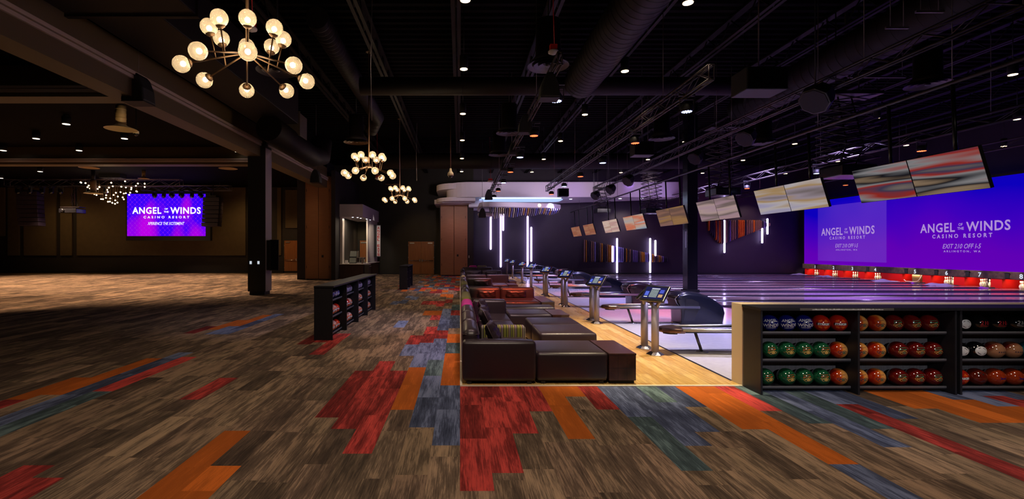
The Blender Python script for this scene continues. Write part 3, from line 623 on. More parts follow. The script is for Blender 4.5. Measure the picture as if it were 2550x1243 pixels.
# lane numbers
for n_, px in [(1, 2030), (2, 2076), (3, 2123), (4, 2180), (5, 2279), (6, 2357.5), (7, 2440), (8, 2543.5)]:
    y = 1200*SX/(px-1145.5)
    tag(MB().text(str(n_), .29, lambda u, v: (SX-.012, y-u, .51+v), 0, 'CENTER', .006).build('lane_number', 'num'), 'glowing white numeral %s on the brown masking band' % NW[n_], 'lane number')
# pin decks: red kickbacks and pits behind the masking
num_y = {n_: 1200*SX/(px-1145.5) for n_, px in [(1, 2030), (2, 2076), (3, 2123), (4, 2180), (5, 2279), (6, 2357.5), (7, 2440), (8, 2543.5)]}
num_y[9] = lanes[9]; num_y[10] = lanes[10]
PX = 25.45
struct(MB().box(26.5, 26.58, 6.7, 35.9, -.1, .9).build('wall_pit', 'pit'))
prev = None
for n_ in range(1, 11):
    y = lanes[n_]
    if n_ > 8: break
    a = y+.60; b = (lanes[n_-1]-.60) if n_ > 1 else 35.5
    if n_ == 1: a, b = y+.60, y+.8
    t = thing('kickback', 'bright red pin deck divider box on the far side of the pins of lane %s' % NW[n_], 'pin divider', (SX+.1, (a+b)/2, 0), 'red dividers between the pin decks')
    MB().box(SX+.02, SX+.10, a, b, 0, .47).build('front_panel', 'red_kick', t)
    for c, d in ((a, a+.03), (b-.03, b)): MB().box(SX+.10, 26.4, c, d, 0, .47).build('side_panel', 'red_kick', t)
tag(MB().box(SX+.02, 26.4, lanes[8]-.9, lanes[8]-.6, 0, .47).build('kickback', 'red_kick'), 'bright red divider box nearest the camera past the pins of lane eight', 'pin divider', 'red dividers between the pin decks')
MBp = MB().lathe([(0, 0), (.026, 0), (.036, .03), (.050, .075), (.0605, .115), (.055, .16), (.036, .21), (.025, .25), (.0235, .285), (.031, .33), (.0315, .35), (.022, .375), (0, .381)], (0, 0, 0), 12)
MBs = MB().lathe([(.0262, .248), (.0250, .262)], (0, 0, 0), 12, closed=True).lathe([(.0247, .272), (.0252, .29)], (0, 0, 0), 12, closed=True)
pp = thing('bowling_pin', 'x', 'pin', (0, 0, 0), 'x'); pb = MBp.build('pin_body', 'pin', pp); MBs.build('neck_stripes', 'pin_red', pb)
first = True
miss = {5: {0, 1, 3, 4, 6, 7, 8, 5}, 7: {4}}
for n_ in range(1, 9):
    q = 0
    for row in range(4):
        for c in range(row+1):
            if q not in miss.get(n_, ()):
                lab = 'white pin with red neck stripes on lane %s, %s' % (NW[n_], ['head pin', 'second row right', 'second row left', 'third row right', 'third row middle', 'third row left', 'back row far right', 'back row inner right', 'back row inner left', 'back row far left'][q]); grp = 'pins of lane %s' % NW[n_]
                loc = (25.5+row*.264, lanes[n_]+(c-row/2)*.305, .004)
                if first: pp.location = loc; pp['label'] = lab; pp['group'] = grp; first = False
                else: dup(pp, loc, label=lab, group=grp)
            q += 1
    light('pin_lamp', 'AREA', (SX+.16, lanes[n_], .44), 7, (1, .88, .66), (SX+.7, lanes[n_], .05), .9, size_y=.08)
    light('pin_light', 'SPOT', (24.6, lanes[n_]+.2, 1.9), 150, (1, .86, .7), (25.5, lanes[n_]+.5, .15), .05, 60, .5)  # added spot in mid-air, brightens the fronts of the red boxes
# fallen sweep and ball lift showing in lane 5
t = thing('pin_sweep', 'curved pale sweep arm lowered in front of the pin deck of lane five', 'pin sweep', (SX, lanes[5], 0))
pts = [(SX-.05, lanes[5]-.62+.0, .42), (SX-.08, lanes[5]-.55, .2), (SX-.1, lanes[5]-.45, .08), (SX-.1, lanes[5]-.3, .04), (SX-.1, lanes[5]+.25, .04), (SX-.05, lanes[5]+.42, .12)]
MB().tube(pts, .02, 6).build('arm', 'cream', t)
tag(MB().box(25.5, 26.1, lanes[5]-.25, lanes[5]+.2, 0.005, .42).box(25.5, 26.1, lanes[5]-.25, lanes[5]+.2, .26, .28).build('machine_box', 'amber_box', bevel=.02), 'amber metal machine box inside the pin deck of lane five', 'machine box')
# cloths lying on the lanes
def cloth(name, x, y, sx, sy, h, m, lab, seed):
    rg = random.Random(seed); n = 12; vs = []; fs = []
    ph = [rg.random()*6 for _ in range(4)]
    for i in range(n+1):
        for j in range(n+1):
            u, v = i/n-.5, j/n-.5; e = max(0, 1-(4*u*u)*(1+.3*math.sin(5*v+ph[0])))*max(0, 1-4*v*v)
            z = .008+h*e*(.6+.4*math.sin(9*u+ph[1])*math.cos(7*v+ph[2]))
            vs.append((x+sx*u*(1+.25*math.sin(6*v+ph[3])), y+sy*v*(1+.2*math.sin(7*u+ph[0])), z))
    for i in range(n):
        for j in range(n): a = i*(n+1)+j; fs.append((a, a+n+1, a+n+2, a+1))
    tag(MB().add(vs, fs, 0, True).build('cloth', m), lab, 'cloth')
cloth('cloth', 24.6, 33.8+1.2, 1.0, .9, .16, 'cloth_lilac', 'pinkish cloth heap left of the pins of lane one', 1)
cloth('cloth', 24.4, lanes[2]-.6, 1.0, .8, .14, 'cloth_lilac', 'pale lilac cloth lying before the pins of lane two', 2)
cloth('cloth', 24.3, lanes[5]+.75, 1.2, .9, .16, 'cloth_lilac', 'pinkish grey cloth lying before the pins of lane five', 3)
cloth('cloth', 24.3, lanes[7]+.85, 1.3, .9, .18, 'cloth_lilac', 'pale lilac cloth lying between the lanes six and seven', 4)
cloth('cloth', 24.5, lanes[6]+.8, .3, .25, .08, 'cloth_purple', 'small purple rag on the lane edge beside the pins of lane six', 5)
cloth('cloth', 24.6, lanes[8]+.8, .45, .3, .08, 'cloth_purple', 'small purple rag on the lane edge left of the pins of lane eight', 6)
# ================================================================ BALL RETURNS
def ball_return():
    t = thing('ball_return', 'x', 'ball return', (0, 0, 0), 'ball returns between the lane pairs')
    prof = [(1.02, 0), (.98, .50), (.86, .50)]
    # hood: side profile swept over its width with a rounded crown
    S = [(1.22, .0), (1.21, .30), (1.15, .52), (1.09, .66), (1.17, .76), (1.38, .795), (1.65, .775), (1.88, .69), (2.06, .58), (2.22, .46), (2.26, .30), (2.20, .0)]
    ny = 10; vs = []; fs = []; n = len(S); hw = .33
    for j in range(ny+1):
        v = -1+2*j/ny; e = abs(v)
        yy = hw*math.sin(v*PI/2)*1.0; k = 1-.10*max(0, math.sin(e*PI/2)**6)*1.0
        kk = 1-.13*(e**3)
        for (x, z) in S:
            cx = 1.7; vs.append((cx+(x-cx)*(1-.07*e**4), yy, z*kk))
    for j in range(ny):
        for i in range(n-1): a = j*n+i; fs.append((a, a+1, a+n+1, a+n))
    fs.append(tuple(range(n))); fs.append(tuple(ny*n+i for i in range(n))[::-1])
    fs.append
    h = MB().add(vs, fs, 0, True).build('hood', 'hood', t)
    MB().prism([(1.24, .10), (1.50, .10), (1.62, .42), (1.60, .55), (1.45, .62), (1.30, .62), (1.28, .40)], hw-.005, hw+.012, 'y').prism([(1.24, .10), (1.50, .10), (1.62, .42), (1.60, .55), (1.45, .62), (1.30, .62), (1.28, .40)], -hw-.012, -hw+.005, 'y').build('side_inset', 'black_gloss', h)
    MB().tube([(1.16, -.30, .73), (1.07, -.27, .62), (1.12, -.25, .52), (1.18, -.25, .44)], .012, 6).tube([(1.16, .30, .73), (1.07, .27, .62), (1.12, .25, .52), (1.18, .25, .44)], .012, 6).build('mouth_rim', 'chrome', h)
    MB().box(1.12, 1.24, -.24, .24, .42, .64).build('mouth', 'hood_in', h)
    MB().box(1.25, 2.18, -.36, .36, 0, .035).build('base', 'rubber', t)
    # ball rack: two side rails, trough slats and a pointed bronze nose
    for s in (-1, 1):
        MB().tube([(-.30, s*.22, .42), (1.62, s*.36 if s < 0 else s*.30, .42)], [.030, .034], 10).build('rail', 'steel', t)
    MB().box(-.28, 1.2, -.20, .20, .365, .385).build('tray', 'hood', t, bevel=.005)
    MB().tube([(-.3, 0, .405), (1.2, 0, .405)], .014, 8).build('centre_rib', 'steel', t)
    nose = [(-.64, 0), (-.60, .10), (-.50, .19), (-.34, .245), (-.24, .25), (-.24, -.25), (-.34, -.245), (-.50, -.19), (-.60, -.10)]
    MB().prism(nose, .36, .445, 'z').build('nose', 'bronze', t, bevel=.03, bseg=3)
    MB().prism([(x*.5-.22, y*.5) for x, y in nose], .33, .37, 'z').build('nose_pan', 'black_gloss', t)
    MB().tube([(.02, 0, .37), (.14, 0, .015)], .026, 8).tube([(.02-.07, 0, .37), (.02+.09, 0, .37)], .022, 6).build('leg', 'steel_dark', t)
    MB().lathe([(.11, 0), (.11, .008), (.05, .016), (0, .016)], (.14, 0, .003), 16).build('foot_plate', 'steel', t)
    return t
br0 = ball_return()
for i, y in enumerate([8.5, 11.9, 15.25, 18.65, 22.65, 26.1, 30.2, 33.6]):
    lab = 'dark domed ball return with long grey rails, %s' % ordn(i, 8)
    if i == 0: br0.location = (4.12, y, .002); br0['label'] = lab; r = br0
    else: r = dup(br0, (4.12, y, .002), label=lab)
# ================================================================ SCORING CONSOLES
m = bpy.data.materials.new('console_screen'); m.use_nodes = True; M['console_screen'] = m; n = m.node_tree.nodes; n.clear(); t = NT(m)
e = t.new('ShaderNodeEmission'); o_ = t.new('ShaderNodeOutputMaterial'); t.link(e.outputs[0], o_.inputs[0])
v = t.coord('Generated'); sp = t.new('ShaderNodeSeparateXYZ'); t.link(v, sp.inputs[0])
def bandf(s, lo, hi): return t.math('MULTIPLY', t.math('GREATER_THAN', s, lo), t.math('LESS_THAN', s, hi))
U, V = sp.outputs[0], sp.outputs[1]
grid = t.math('MULTIPLY', bandf(U, .30, .68), bandf(V, .12, .80))
gl = t.math('MAXIMUM', t.math('LESS_THAN', t.math('FRACT', t.math('MULTIPLY', V, 15)), .35), t.math('LESS_THAN', t.math('FRACT', t.math('MULTIPLY', U, 22)), .3))
c = t.mix((.012, .012, .06), (.05, .07, .045), grid); c = t.mix(c, (.45, .5, .6), t.math('MULTIPLY', grid, t.math('MULTIPLY', gl, .55)))
c = t.mix(c, (.65, .65, .8), t.math('MULTIPLY', bandf(U, .30, .70), bandf(V, .83, .90)))
c = t.mix(c, (.08, .12, .55), t.math('MULTIPLY', bandf(U, .06, .24), bandf(V, .25, .62)))
c = t.mix(c, (.06, .08, .45), t.math('MULTIPLY', bandf(U, .74, .94), bandf(V, .50, .80)))
c = t.mix(c, (.45, .28, .15), t.math('MULTIPLY', bandf(U, .74, .94), bandf(V, .15, .40)))
c = t.mix(c, (.7, .7, .7), t.math('MULTIPLY', bandf(U, .06, .24), bandf(V, .12, .18)))
t.link(c, e.inputs[0]); e.inputs[1].default_value = 1.3
def console():
    t = thing('scoring_console', 'x', 'console', (0, 0, 0), 'touch screen scoring consoles')
    MB().lathe([(.15, 0), (.15, .015), (.085, .055), (.06, .065)], (0, 0, .0), 6, sm=False).build('base', 'chrome', t)
    MB().tube([(0, 0, .05), (0, 0, .84)], .062, 14).build('post', 'post', t)
    R = Matrix.Rotation(math.radians(-54), 4, 'Z')       # screen faces the seats and the aisle
    def L(x, y, z): q = R @ Vector((x, y, z)); return (q.x, q.y, q.z)
    def lb(mb, x0, x1, y0, y1, z0, z1):
        o = len(mb.v); mb.box(x0, x1, y0, y1, z0, z1); mb.v[o:] = [L(*q) for q in mb.v[o:]]; return mb
    mb = MB()
    for s in (-1, 1): mb.tube([L(s*.02, 0, .80), L(s*.05, 0, .86), L(s*.11, -.01, .93), L(s*.13, -.01, .95)], [.036, .034, .026, .022], 8)
    lb(mb, -.13, .13, -.03, .02, .925, .95)
    mb.build('yoke', 'post', t)
    # tablet, tilted back about the local x axis; front faces local -y and up
    T = R @ Matrix.Translation((0, -.02, 1.06)) @ Matrix.Rotation(math.radians(-42), 4, 'X')
    def tb(mb, x0, x1, y0, y1, z0, z1):
        o = len(mb.v); mb.box(x0, x1, y0, y1, z0, z1); mb.v[o:] = [tuple(T @ Vector(q)) for q in mb.v[o:]]; return mb
    h = tb(MB(), -.225, .225, 0, .045, -.165, .165).build('tablet_housing', 'black_gloss', t, bevel=.012)
    # screen plane keeps its own local frame so its picture maps to it
    me = bpy.data.meshes.new('touch_screen'); me.from_pydata([(-.19, -.125, 0), (.19, -.125, 0), (.19, .125, 0), (-.19, .125, 0), (-.19, -.125, -.003), (.19, -.125, -.003), (.19, .125, -.003), (-.19, .125, -.003)], [], [(0, 1, 2, 3), (7, 6, 5, 4), (0, 4, 5, 1), (1, 5, 6, 2), (2, 6, 7, 3), (3, 7, 4, 0)])
    me.materials.append(M['console_screen']); s = bpy.data.objects.new('touch_screen', me); COL.objects.link(s); s.parent = h
    s.matrix_local = T @ Matrix.Translation((0, -.003, 0)) @ Matrix.Rotation(PI/2, 4, 'X')
    return t
c0 = console()
CY = [8.25, 8.78, 11.77, 12.29, 15.2, 15.77, 18.6, 19.2, 22.6, 25.9, 30.6, 34.2]
for i, y in enumerate(CY):
    x = 3.34 if i % 2 == 0 or i > 7 else 3.36
    lab = 'grey post scoring console with tilted touch screen, %s' % ordn(i, 12)
    if i == 0: c0.location = (x, y, .006); c0['label'] = lab
    else: dup(c0, (x, y, .006), rz=(-1.1 if i % 2 and i < 8 else 0), label=lab)
# ================================================================ OVERHEAD MONITORS
pal = {'a': [(.05, .16, .09), (.35, .24, .15), (.008, .008, .014), (.30, .29, .30), (.38, .03, .02), (.06, .05, .10), (.30, .24, .18)],
       'b': [(.55, .42, .36), (.46, .42, .60), (.62, .55, .55), (.50, .32, .14), (.42, .34, .40), (.14, .11, .09)],
       'c': [(.55, .33, .30), (.50, .32, .38), (.22, .16, .15), (.60, .42, .40), (.50, .33, .42)],
       'd': [(.26, .15, .19), (.34, .17, .12), (.20, .11, .09), (.42, .22, .09), (.30, .17, .16)],
       'e': [(.34, .44, .55), (.55, .50, .52), (.70, .50, .40), (.80, .22, .12), (.60, .55, .55)],
       'f': [(.85, .52, .42), (.70, .40, .38), (.90, .66, .55), (.62, .38, .30)],
       'g': [(.45, .17, .10), (.50, .22, .13), (.40, .13, .09), (.47, .20, .08)]}
def screen_mat(key, seed):
    nm = 'tv_%s%d' % (key, seed); m = bpy.data.materials.new(nm); m.use_nodes = True; M[nm] = m; n = m.node_tree.nodes; n.clear(); t = NT(m)
    e = t.new('ShaderNodeEmission'); o = t.new('ShaderNodeOutputMaterial'); t.link(e.outputs[0], o.inputs[0])
    v = t.coord('Object', (.16, 2.3, 1), ((seed//2)*3.1, (seed//2)*1.7, 0), (0, 0, .04)); f = t.noise(v, 1.5, 2, .4, .1)
    st = pal[key]; t.link(t.ramp(f, [(.28+.44*i/(len(st)-1), c) for i, c in enumerate(st)]), e.inputs[0]); e.inputs[1].default_value = .62; return nm
def monitors(i, y0, y1, mats, zb=2.78, xb=8.3):
    yc = (y0+y1)/2; w = (y1-y0)/2
    t = thing('monitor_pair', 'pair of tilted overhead monitors side by side, %s' % ordn(i, 8), 'monitor', (8.15, yc, 3.1), 'overhead monitor pairs')
    tilt = math.atan2(.20, .66)
    for s, mn in ((1, mats[0]), (-1, mats[1])):      # left in the photo = farther
        yy = yc+s*w/2
        R = Matrix.Translation((8.2-8.15, yy-yc, 3.10-3.1)) @ Matrix.Rotation(-PI/2, 4, 'Z') @ Matrix.Rotation(PI/2+tilt, 4, 'X')
        hw, hh = w/2-.006, .345
        def slab(nm, mt, x0, x1, y0_, y1_, z0, z1, par):
            me = bpy.data.meshes.new(nm); b = MB().box(x0, x1, y0_, y1_, z0, z1); me.from_pydata(b.v, [], b.f); me.materials.append(M[mt])
            o = bpy.data.objects.new(nm, me); COL.objects.link(o); o.parent = par; o.matrix_local = R if par is t else Matrix.Identity(4); return o
        hs = slab('monitor', 'black', -hw, hw, -hh, hh, -.06, -.002, t)
        slab('screen', mn, -hw+.006, hw-.006, -hh+.006, hh-.006, -.002, .001, hs)
    for yp in (yc+.45, yc-.75): MB().tube([(8.27, yp, 3.25), (8.22, yp, 3.55), (8.18, yp, 4.55)], .03, 8).build('hanging_pole', 'black_gloss', t)
    MB().box(8.27, 8.33, y0+.3, y1-.3, 3.12, 3.26).build('mount_bar', 'black', t)
    return t
TV = [(7.53, 9.97, 'a', 'a'), (10.83, 13.3, 'b', 'b'), (14.27, 16.55, 'c', 'c'), (17.5, 19.95, 'd', 'd'), (21.4, 24.0, 'e', 'e'), (25.0, 27.5, 'f', 'f'), (29.4, 31.8, 'g', 'g'), (32.8, 35.2, 'g', 'g')]
for i, (a, b, p, q) in enumerate(TV): monitors(i, a, b, (screen_mat(p, i*2+1), screen_mat(q, i*2+2)))
t = thing('support_pipe', 'long thin pipe carrying all the overhead monitors', 'pipe', (8.17, 20, 4.58))
MB().tube([(8.17, 3.5, 4.58), (8.17, 27.9, 4.58)], .035, 8).build('pipe', 'truss', t)
MB().tube([(8.17, 28.8, 4.58), (8.17, 35.6, 4.58)], .035, 8).build('pipe', 'truss', t)
for k, y in enumerate([5, 8, 11, 14.5, 18, 21.5, 25, 29.5, 33]): MB().tube([(8.17, y, 4.58), (8.17, y, 8.1)], .008, 5).build('hanger_rod', 'wire_dim', t)
# ================================================================ LOUNGE SEATING
def seam(mb, x0, x1, y0, y1, z, r=.004, rad=.04, off=.0):   # piping loop round a block's top
    pts = rounded(x0-off, x1+off, y0-off, y1+off, rad, 3); mb.tube([(x, y, z) for x, y in pts]+[(pts[0][0], pts[0][1], z)], r, 5, cap=False); return mb
SOFA = [None]
def sofa(lab, x, y): SOFA[0] = thing('sectional_sofa', lab, 'sofa', (x, y, .006)); return SOFA[0]
def block(name, lab, cat, x0, x1, y0, y1, z0, z1, m='leather', r=.045, top=.012, side=.008, group=None, seams=True, feet=True):
    if name in ('armrest', 'backrest', 'seat'): t = MB().puff(x0, x1, y0, y1, z0, z1, r, top, side).build(name, m, SOFA[0])
    else:
        t = thing(name, lab, cat, ((x0+x1)/2, (y0+y1)/2, .006), group); MB().puff(x0, x1, y0, y1, z0, z1, r, top, side).build('upholstery', m, t)
    if seams: seam(MB(), x0+.012, x1-.012, y0+.012, y1-.012, z1-.022, .005, r).build('piping', 'piping', t)
    if feet:
        for fx in (x0+.09, x1-.09):
            for fy in (y0+.05, y1-.05): MB().box(fx-.03, fx+.03, fy-.03, fy+.03, .006, z0+.02).build('foot', 'rubber', t)
    return t
def seat(lab, x0, x1, y0, y1, m='leather', group=None): return block('seat', lab, '', x0, x1, y0, y1, .04, .42, m, group=group)
def backrest(lab, x0, x1, y0, y1, z=.69, m='leather', slope=True):
    """backrest along the aisle: leans, rounded crown"""
    b = MB(); b.puff(x0, x1, y0, y1, .04, z, .09, .012, .01)
    if slope: b.v = [(x+(.10*max(0, (.55-zz))/.5 if x > (x0+x1)/2 else 0), y, zz) for x, y, zz in b.v]
    t = b.build('backrest', m, SOFA[0])
    if m in ('magenta', 'stripes_back'): t['label'] = 'magenta cloth backrest' if m == 'magenta' else 'striped yellow backrest'
    if m.startswith('leather'): seam(MB(), x0+.01, x1-.0, y0+.012, y1-.012, z-.065, .005, .04).build('piping', 'piping', t)
    return t
def table(lab, x0, x1, y0, y1, z=.415):
    t = thing('side_table', lab, 'table', ((x0+x1)/2, (y0+y1)/2, .006))
    MB().box(x0, x1, y0, y1, .05, z-.03).build('carcass', 'walnut', t, bevel=.003)
    MB().box(x0-.004, x1+.004, y0-.004, y1+.004, z-.028, z).build('top', 'walnut', t, bevel=.004)
    g = MB()
    for k in (1, 2): g.box(x0+(x1-x0)*k/3-.0015, x0+(x1-x0)*k/3+.0015, y0-.0012, y0, .05, z-.03)
    g.box(x0, x1, y0-.0012, y0, .215, .218); g.build('groove', 'black', t)
    MB().box(x0+.02, x1-.02, y0+.02, y1-.02, .006, .05).build('plinth', 'rubber', t)
def pillow(lab, x, y, z, w, h, d, yaw, lean, m='leather', seed=1, group=None):
    rg = random.Random(seed); n = 14; vs = []; fs = []; ph = [rg.random()*6 for _ in range(4)]
    for sd in (1, -1):
        for i in range(n+1):
            for j in range(n+1):
                u, v = 2*i/n-1, 2*j/n-1; th = max(0, (1-u**4)*(1-v**4))**.55
                wr = .012*math.sin(9*u+ph[0]+4*v)*th+.008*math.sin(14*v+ph[1])*th
                pin = 1-.08*(u*u*(1-v*v)+v*v*(1-u*u))*-1*0-.06*abs(u*v)*0
                vs.append((u*w/2*(1-.07*(1-u*u)*0-.05*(1-abs(v))*abs(u)), sd*(d/2*th)+wr, v*h/2*(1-.05*(1-abs(u))*abs(v))))
    N = (n+1)**2
    for i in range(n):
        for j in range(n):
            a = i*(n+1)+j; fs.append((a, a+n+1, a+n+2, a+1)); a += N; fs.append((a, a+1, a+n+2, a+n+1))
    T = Matrix.Translation((x, y, z)) @ Matrix.Rotation(yaw, 4, 'Z') @ Matrix.Rotation(lean, 4, 'X')
    b = MB().add([tuple(T @ Vector(q)) for q in vs], fs, 0, True)
    t = thing('pillow', lab, 'pillow', (x, y, z-h/2), group); b.build('cushion', m, t)
    pts = [(-1, -1), (1, -1), (1, 1), (-1, 1), (-1, -1)]
    MB().tube([tuple(T @ Vector((u*w/2, 0, v*h/2))) for u, v in pts], .006, 5).build('piping', 'piping', t)
# group 1 (nearest)
sofa('dark leather sectional sofa nearest the camera, with striped armrest and magenta end', .5, 8.5)
block('armrest', 'dark leather armrest block at the near end of the front sofa', 'sofa armrest', .035, 1.02, 6.44, 6.67, .04, .575, side=.012)
block('chaise', 'dark leather chaise bench at the very front, beside the nearest armrest block', 'chaise', 1.03, 1.99, 6.46, 7.40, .04, .42)
table('walnut end table at the very front, joined to the nearest chaise', 2.0, 2.36, 6.46, 7.40)
backrest('brown leather backrest nearest the camera, just behind the front armrest block', .03, .27, 6.69, 7.76)
backrest('brown leather backrest second from the front, level with the striped arm', .03, .27, 7.80, 8.86)
backrest('brown leather backrest third from the front, just before the magenta one', .03, .27, 8.88, 9.90)
backrest('magenta cloth backrest at the far end of the front sofa', .03, .27, 9.92, 10.95, .70, 'magenta')
seat('brown leather seat between the front armrest and the striped arm', .36, 1.02, 6.69, 7.67)
block('armrest', 'yellow and brown striped cloth armrest standing between two seats', 'sofa armrest', .34, 1.05, 7.69, 7.87, .04, .585, 'stripes', .04, .006, .004, seams=False)
seat('brown leather seat just behind the striped arm', .36, 1.02, 7.90, 9.44)
seat('brown leather seat before the tall dark end block of the front sofa', .36, 1.02, 9.46, 10.52)
pillow('crumpled brown leather pillow in front of the striped arm', .50, 7.25, .56, .42, .34, .16, PI/2-.2, -.45, seed=1)
pillow('crumpled brown leather pillow nearest behind the striped arm', .46, 8.55, .58, .44, .36, .16, PI/2+.1, -.45, seed=2)
pillow('crumpled brown leather pillow between two others on the front sofa', .47, 9.15, .58, .44, .36, .16, PI/2-.1, -.42, seed=3)
pillow('crumpled brown leather pillow farthest on the front sofa', .49, 10.0, .60, .46, .38, .17, PI/2-.15, -.42, seed=4)
block('backrest', 'tall dark leather end block of the front sofa facing the camera', 'sofa backrest', .30, 1.01, 10.54, 10.88, .04, .70, side=.01)
block('chaise', 'long low leather chaise behind the paired ottomans', 'chaise', 1.05, 1.97, 10.32, 11.28, .04, .42)
table('low walnut end table behind the paired ottomans', 1.98, 2.34, 10.32, 11.28)
block('ottoman', 'large dark leather ottoman standing free, the nearer one of two', 'ottoman', 1.33, 2.28, 8.0, 8.945, .04, .42, top=.02)
block('ottoman', 'large dark leather ottoman standing free, the farther one of two', 'ottoman', 1.33, 2.28, 8.955, 9.90, .04, .42, top=.02)
# group 2 (under the red light)
sofa('red lit leather sectional sofa facing the camera, second group from the front', 1.2, 13.5)
backrest('striped yellow backrest on the aisle side of the second sofa', .03, .27, 11.3, 12.9, .70, 'stripes_back')
backrest('brown leather backrest at the corner of the second sofa', .03, .25, 12.92, 14.0)
def facing_sofa(y0, xs, depth, z, txt, pil=True, m='leather', seatx=None):
    for k, (a, b) in enumerate(xs):
        w = 'left' if k == 0 else 'right'
        block('backrest', 'leather sofa back facing the camera, %s one %s' % (w, txt), 'sofa backrest', a, b, y0, y0+.32, .04, z, m, .06, .02, .015)
        sx0, sx1 = a, b
        block('seat', 'leather sofa seat facing the camera, %s one %s' % (w, txt), 'sofa module', sx0, sx1, y0-depth, y0-.01, .04, .42, m, .05, .02, .01)
        if pil: pillow('lumbar leather pillow, %s one %s' % (w, txt), (a+b)/2+(.05 if k == 0 else -.05), y0-.10, .53, (b-a)*.60, .24, .16, 0, .18, m, seed=20+k)
facing_sofa(14.02, [(.28, 1.17), (1.19, 2.16)], 1.2, .70, 'on the red lit sofa')
table('reddish walnut end table right of the red lit sofa', 2.18, 2.52, 12.84, 14.55)
block('ottoman', 'slim leather bench before the red lit sofa', 'ottoman', .5, 2.30, 11.62, 12.25, .04, .42, top=.012)
# group 3
sofa('leather sectional sofa just behind the red lit one', .7, 17.5)
backrest('brown leather aisle backrest behind the red lit sofa', .03, .27, 14.42, 15.7)
backrest('striped yellow backrest on the aisle side of the third sofa', .03, .27, 15.72, 17.2, .70, 'stripes_back')
backrest('brown leather aisle backrest right after the striped one of the third sofa', .03, .25, 17.22, 18.5)
facing_sofa(18.62, [(.28, 1.24)], 1.2, .70, 'of the third sofa group')
block('chaise', 'red lit leather chaise behind the third sofa group', 'chaise', 1.28, 1.92, 19.1, 20.4, .04, .42)
table('walnut end table of the third sofa group', 1.94, 2.30, 19.1, 20.4)
# group 4
sofa('leather sectional sofa of the fourth group, with a plain dark end block', .9, 21)
backrest('brown leather aisle backrest of the fourth sofa group', .03, .25, 19.1, 20.3)
backrest('striped yellow aisle backrest of the fourth sofa group', .03, .25, 20.32, 21.3, .70, 'stripes_back')
block('backrest', 'leather back facing the camera at the left of the fourth sofa group', 'sofa backrest', .28, 1.18, 21.5, 21.82, .04, .70, r=.06, top=.02)
block('backrest', 'plain dark leather end block at the right of the fourth sofa group', 'sofa backrest', 1.2, 2.17, 21.5, 21.82, .04, .70)
seat('leather seat of the fourth sofa group', .36, 1.18, 20.45, 21.48)
table('low walnut table right of the fourth sofa group', 2.19, 2.5, 21.3, 22.6)
sofa('leather sectional sofa of the fifth group from the front', .9, 25)
backrest('brown leather aisle backrest of the fifth sofa group', .03, .25, 23.2, 24.6)
facing_sofa(25.9, [(.28, 1.17), (1.19, 2.25)], 1.1, .70, 'of the fifth sofa group', pil=True)
sofa('leather sectional sofa at the far end, with a small magenta backrest', .9, 30)
backrest('brown leather aisle backrest of the farthest sofa group', .03, .25, 28.0, 29.4)
facing_sofa(30.7, [(.15, 1.05), (1.07, 2.05)], 1.1, .70, 'of the farthest sofa group', pil=False)
backrest('magenta cloth backrest of the farthest sofa group', .6, 1.1, 31.3, 31.7, .79, 'magenta', False)
backrest('low striped backrest beside the farthest magenta one', 1.12, 1.75, 31.3, 31.7, .79, 'stripes', False)
# ================================================================ BALL RACKS
def rack(lab, length=2.44, bays=2):
    """local frame: length along +x, open front facing -y, back at y=.36"""
    t = thing('ball_rack', lab, 'ball rack', (0, 0, 0)); d = .37; h = 1.05; bw = length/bays
    for k in range(bays+1):
        x = min(max(k*bw-.012, 0), length-.025)
        MB().box(x, x+.025, 0, d, 0, h).build('side_panel' if k in (0, bays) else 'divider', 'rack', t, bevel=.002)
    MB().box(-.02, length+.02, -.03, d, h, h+.035).build('top', 'rack', t, bevel=.003)
    for k in range(bays):
        a, b = k*bw+.013, (k+1)*bw-.013
        MB().box(a, b, d-.012, d-.002, .05, h).build('back_panel', 'rack_back', t)
        for z in (.085, .430, .775):
            s = MB().box(a, b, .11, d-.014, z-.045, z-.028).build('shelf', 'rack', t)
            MB().box(a, b-.0, .105, .118, z-.030, z-.004).build('shelf_lip', 'rack_lip', s, bevel=.005)
    return t
mat('rack_lip', (.12, .12, .14), .35)
# ---- balls
m = noisy('ball_green', (.006, .055, .022), (.012, .11, .045), (1, 1, 1), 45, .1, 4, coat=1); m = mat('ball_orange', (.7, .3, .06), .1, coat=1); t = NT(m); v = t.coord('Object'); sp = t.new('ShaderNodeSeparateXYZ'); t.link(v, sp.inputs[0])
t.link(t.ramp(t.math('ADD', t.math('MULTIPLY', sp.outputs[0], 4.6), t.math('MULTIPLY', t.noise(v, 9, 3), .7)), [(.0, (.34, .015, .004)), (.16, (.55, .07, .008)), (.34, (.74, .30, .06)), (.7, (.78, .40, .12))]), t.b.inputs['Base Color'])
noisy('ball_darkred', (.10, .004, .004), (.14, .006, .005), (1, 1, 1), 20, .1, 2, coat=1); mat('ball_blue', (.006, .008, .16), .1, coat=1); mat('ball_red', (.45, .015, .005), .1, coat=1)
mat('ball_black', (.004, .004, .005), .1, coat=1); noisy('ball_peach', (.14, .012, .008), (.40, .19, .10), (1, 1, 1), 4, .12, 1, .42, .55, coat=1, kind='Object'); mat('ball_teal', (.01, .12, .18), .1, coat=1)
noisy('ball_maroon', (.09, .008, .004), (.13, .012, .006), (1, 1, 1), 20, .1, 2, coat=1); noisy('ball_orange_red', (.30, .025, .006), (.42, .05, .01), (1, 1, 1), 60, .12, 3, coat=1)
noisy('ball_lilac', (.30, .26, .42), (.48, .44, .62), (1, 1, 1), 30, .15, 3, coat=1); noisy('ball_coral', (.50, .14, .08), (.62, .42, .36), (1, 1, 1), 20, .15, 3, coat=1)
